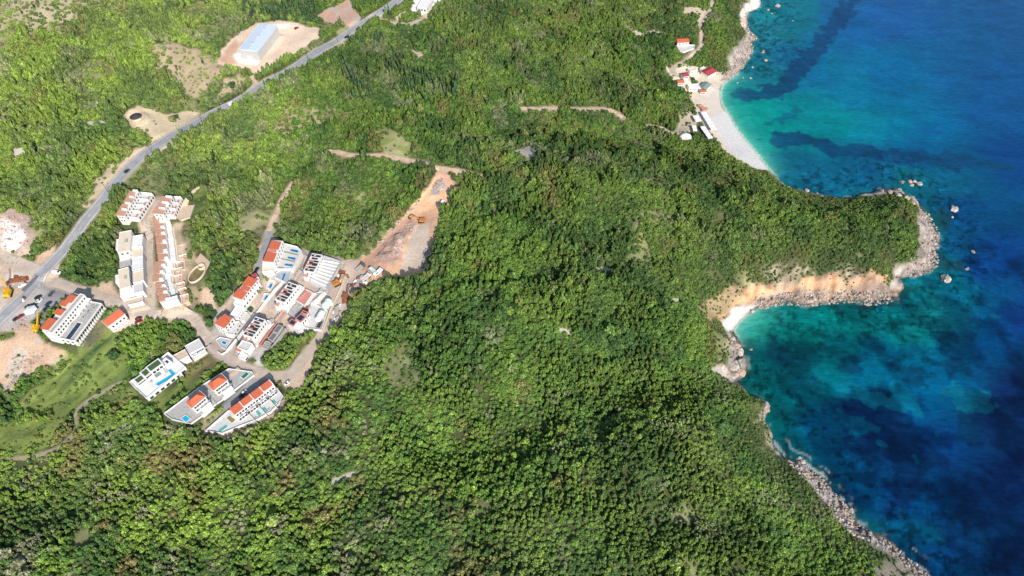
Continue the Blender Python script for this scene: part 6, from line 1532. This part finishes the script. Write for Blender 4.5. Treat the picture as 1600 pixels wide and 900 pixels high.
# stacks of rusty sheet steel
for (uu, vv, l, w_, lab) in ((24, 437, 8, 3, 'larger stack of rusty steel sheets left of the yellow crane yard fence'), (34, 436, 7, 3, 'smaller stack of rusty steel sheets next to the main road'), (541, 470, 6, 2, 'low rusty steel pile at the forest edge of the dirt yard')):
    g = W1(uu, vv, 1); o = empty('steel_stack', tuple(g), lab, 'steel stack', None, .3)
    for k in range(5): mb = MB(); mb.box(I, -l / 2 + .2 * k, l / 2 - .15 * k, -w_ / 2 + .25 * (k % 2), w_ / 2 - .2 * (k % 3), .05 + .3 * k, .3 + .3 * k); mb.build('sheet', M['rust'], o)
# dark trench cover and roadside wall
g = W1(47, 445, 0)
a = W1(37, 455.5); b_ = W1(58, 433); d = (b_ - a)[:2]; L = float(np.hypot(*d)); o = empty('roadside_wall', (*((a + b_) / 2)[:2], (a[2] + b_[2]) / 2), 'long black retaining wall face along the main road junction', 'wall', None, math.atan2(d[1], d[0]))
mb = MB(); mb.box(I, -L / 2, L / 2, -.9, .9, -2, 1.2); mb.build('face', M['darkconc'], o); mb = MB(); mb.box(I, -L / 2 - .1, L / 2 + .1, .85, 1.15, -2, 1.5); mb.build('coping', M['concrete'], o)
o['kind'] = 'thing'
for (uu, vv) in ((281, 210), (316, 192), (346, 173), (378, 149), (432, 124), (482, 94), (528, 66), (586, 46), (238, 240), (170, 302)):
    g = W1(uu, vv); o = empty('utility_pole', tuple(g), 'thin wooden utility pole beside the main road', 'utility pole', 'utility poles along the main road')
    mb = MB(); mb.tube((0, 0, -.5), (0, 0, 8.5), .16, .11); mb.build('pole', M['bark'], o)
    mb = MB(); mb.box(I, -.9, .9, -.06, .06, 7.9, 8.05); q = mb.build('crossarm', M['bark'], o)
    for x in (-.75, 0, .75): mb = MB(); mb.tube((x, 0, 8.05), (x, 0, 8.25), .06); mb.build('insulator', M['whitecar'], q)

# ================================================================== rocks
def rock_mesh(name, seed, m, sub=3, squash=.7):
    bm = bmesh.new(); bmesh.ops.create_icosphere(bm, subdivisions=sub, radius=1); r = np.random.default_rng(seed)
    pl = [(Vector(r.standard_normal(3)).normalized(), r.uniform(.55, .9)) for _ in range(11)]
    for v_ in bm.verts:
        p = v_.co.copy()
        for nrm, dd in pl:
            s_ = p.dot(nrm)
            if s_ > dd: p -= nrm * (s_ - dd) * .9
        p *= 1 + .10 * math.sin(p.x * 7 + seed) * math.cos(p.y * 6 + p.z * 5) + .05 * r.standard_normal()
        v_.co = (p.x, p.y, p.z * squash)
    me = bpy.data.meshes.new(name); bm.to_mesh(me); bm.free(); me.materials.append(m); return me
ROCKM = [rock_mesh('rock_mesh', 40 + i, M[('rockpale', 'rockgrey', 'rockpink')[i % 3]], 3, (.65, .8, .55, .7, .9, .6)[i]) for i in range(6)]
for j, (uu, vv, s, lab) in enumerate((
    (1215,9,6.0,'large pale sea rock at the top edge, furthest up the bay'),(1200,15,3.4,'grey rock between the largest top rock and the shore'),(1206,21,2.6,'small rock just below the group at the top of the bay'),(1239,32,1.6,'tiny awash rock alone in the upper bay'),
    (1192,81,4.4,'brownish rock in the shallows, upper of two close together'),(1196,94,4.4,'pale flat rock in the shallows, lower of two close together'),(1176,105,2.6,'small rock off the rubble shore above the beach'),(1173,122,3.2,'ring-shaped pale rock nearest the beach water'),(1161,121,2.2,'small dark rock at the tip of the rubble above the beach'),(1152,129,2.2,'low dark rock at the very start of the beach water'),
    (1410,284,4.4,'single rounded pale rock left of the islet chain off the headland'),(1422,284,4.4,'tall rock at the left end of the islet chain'),(1430,283,4.0,'middle rock of the islet chain off the headland'),(1437,287,5.0,'broad low rock at the right end of the islet chain'),(1425,289,3.6,'low front rock of the islet chain'),(1406,295,3.4,'dark rock between headland and islet chain'),
    (1378,298,5.0,'pale outcrop at the upper corner of the headland'),(1392,300,6.0,'bulky pale rock at the headland corner'),(1404,304,6.0,'white jagged rock on the headland corner, nearest the islets'),(1418,309,6.5,'steep white rock face at the headland tip'),(1427,316,5.0,'white rock at the headland tip just above the rubble'),
    (1262,297,4.4,'rock awash below the forest, left of two near the headland neck'),(1277,302,3.2,'rock awash below the forest, right of two near the headland neck'),(1232,292,2.5,'small rock at the end of the long beach'),
    (1490,327,7.6,'big white sea rock standing apart off the headland'),(1488.5,339,2.6,'small rock just below the big white one off the headland'),(1521,393,3.4,'lone half-sunken rock far off the headland'),(1477,435,8.2,'biggest white rock off the lower headland corner'),(1511,420,3.6,'pale low rock at the end of the dark reef'),(1465,386,2.8,'tan rock at the water off the headland rubble'),(1461,381,3.0,'tan rock touching the headland rubble'),
    (1145,528,4.0,'tall shadowed rock at the start of the cove boulders'),(1149,538,5.5,'long tan boulder below the small white cove beach'),(1154,548,6.5,'big smooth boulder in the middle of the cove shore'),(1156,565,6.8,'big round boulder at the cove waterline'),(1158,582,6.0,'lowest round boulder at the cove waterline'),(1146,571,6.5,'pale slab boulder leaning on the cove shore'),(1147,585,5.0,'striped boulder at the lower end of the cove shore'),(1174,401+144,1.6,'tiny white rock awash inside the cove'),
    (1175,487,3.6,'flat pale rock at the end of the small white cove beach'),(1196,633,5.0,'tan outcrop below the cove at the forest foot'),(1199,640,3.6,'low ledge rock below the tan outcrop'),(1254,722,4.0,'dark jutting rock where the grey rocky shore begins'),(1250,716,3.0,'dark rock leaning above the grey rocky shore'))):
    p = at_z(uu, vv, .3); z = max(float(sample(H, *p)), -.2)
    o = bpy.data.objects.new('sea_rock', ROCKM[j % 6] if j % 6 != 1 else ROCKM[0]); COL.objects.link(o)
    if vv > 500 and uu < 1200 or 'headland' in lab and uu < 1440: p2_ = W1(uu, vv, 1.0); p = p2_[:2]; z = p2_[2]
    o.location = (p[0], p[1], z + s * .10); k_ = 1.3 if (vv > 500 and uu < 1200) else 1.0; o.scale = (s * .52 * k_, s * .46 * k_, s * .48 * k_); o.rotation_euler = (RNG.uniform(-.2, .2), RNG.uniform(-.2, .2), RNG.uniform(0, 6.28)); tag(o, lab, 'rock')
# boulders along the shore
ZB = [((1398,470),(1182,480),115,(-2.5,8),'boulder in the pale rubble strip below the orange cliff'),((1448,330),(1420,436),75,(-2,11),'boulder in the rubble around the headland tip'),((1174,66),(1140,124),55,(-2,11),'boulder in the rubble shore above the long beach'),((1166,36),(1182,62),14,(-2,6),'boulder on the narrow pale shore at the top of the bay')]
nb_ = 0; rest = []
for (pa, pb, cnt, (d0, d1), lab) in ZB:
    ia = min(range(len(COAST)), key=lambda i: abs(COAST[i][0] - pa[0]) + abs(COAST[i][1] - pa[1])); ib = min(range(len(COAST)), key=lambda i: abs(COAST[i][0] - pb[0]) + abs(COAST[i][1] - pb[1]))
    seg = coast_w[min(ia, ib):max(ia, ib) + 1]; cum = np.r_[0, np.cumsum(np.hypot(*np.diff(seg, axis=0).T))]
    for q in range(cnt * (6 if lab.endswith('orange cliff') else 8)):
        s_ = RNG.uniform(0, cum[-1]); i = min(np.searchsorted(cum, s_) - 1, len(seg) - 2); i = max(i, 0); t = (s_ - cum[i]) / max(cum[i + 1] - cum[i], 1e-3)
        d = seg[i + 1] - seg[i]; nrm = np.array([d[1], -d[0]]) / (np.linalg.norm(d) + 1e-6); c = seg[i] + d * t
        if float(sample(DJ, *(c + nrm * 5))) < float(sample(DJ, *(c - nrm * 5))): nrm = -nrm
        p = c + nrm * (d0 + (d1 - d0) * RNG.random() ** 1.2); z = max(float(sample(H, *p)), -.25)
        if q < cnt:
            sz = .55 + 1.5 * RNG.random() ** 2.6; o = bpy.data.objects.new('boulder', ROCKM[int(RNG.integers(0, 6))]); COL.objects.link(o)
            o.location = (p[0], p[1], z + sz * .12); o.scale = (sz, sz * RNG.uniform(.65, 1), sz * RNG.uniform(.6, .95)); o.rotation_euler = (RNG.uniform(-.4, .4), RNG.uniform(-.4, .4), RNG.uniform(0, 6.28)); tag(o, lab, 'boulder', lab.replace('boulder', 'boulders', 1))
        elif not (lab.endswith('orange cliff') and float(sample(DJ, *p)) > 8.5): rest.append((p[0], p[1], z, .3 + 1.0 * RNG.random() ** 2.2))
for pg, cnt, smax in ([(1225,716),(1262,729),(1290,752),(1308,775),(1334,800),(1340,818),(1370,838),(1400,856),(1432,882),(1460,905),(1435,905),(1400,872),(1365,850),(1330,834),(1300,800),(1270,762),(1245,738)], 900, 1.1), ([(600,384),(622,360),(640,345),(646,352),(632,376),(628,398),(612,412),(590,410),(586,400)], 240, .6), ([(566,400),(588,378),(619,346),(650,313),(654,318),(622,352),(592,384),(570,406)], 200, .7), ([(676,290),(690,276),(696,290),(684,306),(674,304)], 160, .8), ([(662,392),(672,384),(668,410),(658,424)], 120, .8), ([(556,436),(566,430),(574,440),(560,452),(548,450)], 160, .7), ([(20,560),(60,545),(70,560),(30,600),(10,610)], 160, .7), ([(0,340),(44,338),(50,372),(36,398),(0,390)], 120, .9), ([(22,505),(40,497),(44,512),(30,520)], 40, .8), ([(1128,535),(1145,520),(1160,560),(1158,596),(1120,580)], 130, .9):
    P = W(pg)[:, :2]; lo = P.min(0); hi = P.max(0); k_ = 0
    while k_ < cnt:
        q = RNG.uniform(lo, hi, (400, 2)); q = q[in_poly(q[:, 0], q[:, 1], P)]
        for a in q[:cnt - k_]: rest.append((a[0], a[1], float(sample(H, a[0], a[1])), .25 + smax * RNG.random() ** 2.5))
        k_ += max(1, len(q))
bm = bmesh.new(); bmesh.ops.create_icosphere(bm, subdivisions=1, radius=1); iv = np.array([v_.co[:] for v_ in bm.verts]); iff = np.array([[v_.index for v_ in f.verts] for f in bm.faces]); bm.free()
V = []; Fq = []; n = 0
for (x, y, z, s_) in rest:
    vv = iv * (1 + .25 * RNG.standard_normal((len(iv), 1))) * np.array([s_, s_ * RNG.uniform(.6, 1), s_ * RNG.uniform(.5, .9)]); a = RNG.uniform(0, 6.28); ca, sa = math.cos(a), math.sin(a)
    V.append(np.stack([vv[:, 0] * ca - vv[:, 1] * sa + x, vv[:, 0] * sa + vv[:, 1] * ca + y, vv[:, 2] + z + s_ * .2], -1)); Fq.append(iff + n); n += len(iv)
me = bpy.data.meshes.new('rubble'); me.from_pydata(np.vstack(V).tolist(), [], np.vstack(Fq).tolist()); me.materials.append(M['rockpale']); me.materials.append(M['rockgrey']); me.materials.append(M['rockpink'])
me.polygons.foreach_set('material_index', np.repeat(RNG.integers(0, 3, len(rest)), len(iff)).astype(np.int32)); me.update()
o = bpy.data.objects.new('rubble', me); COL.objects.link(o); tag(o, 'scattered limestone rubble along shores and excavations', 'rubble', kind='stuff')

# ================================================================== light, sky, camera
SUN_EL = math.radians(36); SUN_DIR = Vector((.40, -.92, 0)).normalized()       # towards the sun, on the ground plane
sv = Vector((SUN_DIR.x * math.cos(SUN_EL), SUN_DIR.y * math.cos(SUN_EL), math.sin(SUN_EL)))
sl = bpy.data.lights.new('sun', 'SUN'); sl.energy = 5.0; sl.angle = math.radians(.53); sl.color = (1.0, .95, .87)
so = bpy.data.objects.new('sun', sl); COL.objects.link(so); so.rotation_euler = sv.to_track_quat('Z', 'Y').to_euler(); so.location = (0, 0, 600)
wd = bpy.data.worlds.new('World'); scene.world = wd; wd.use_nodes = True; nt = wd.node_tree
bg = nt.nodes['Background']; sk = nt.nodes.new('ShaderNodeTexSky'); sk.sky_type = 'NISHITA'; sk.sun_disc = False
sk.sun_elevation = SUN_EL; sk.sun_rotation = math.atan2(SUN_DIR.x, SUN_DIR.y)
nt.links.new(sk.outputs['Color'], bg.inputs['Color']); bg.inputs['Strength'].default_value = .14
cd = bpy.data.cameras.new('camera'); co = bpy.data.objects.new('camera', cd); COL.objects.link(co); scene.camera = co
co.location = (0, 0, CAMZ); co.rotation_euler = (math.pi / 2 - PITCH, 0, 0)
cd.sensor_width = 36.0; cd.lens = 36.0 * FPX / 1600; cd.clip_start = 1.0; cd.clip_end = 30000
scene.view_settings.view_transform = 'Standard'; scene.view_settings.look = 'None'; scene.view_settings.exposure = 0
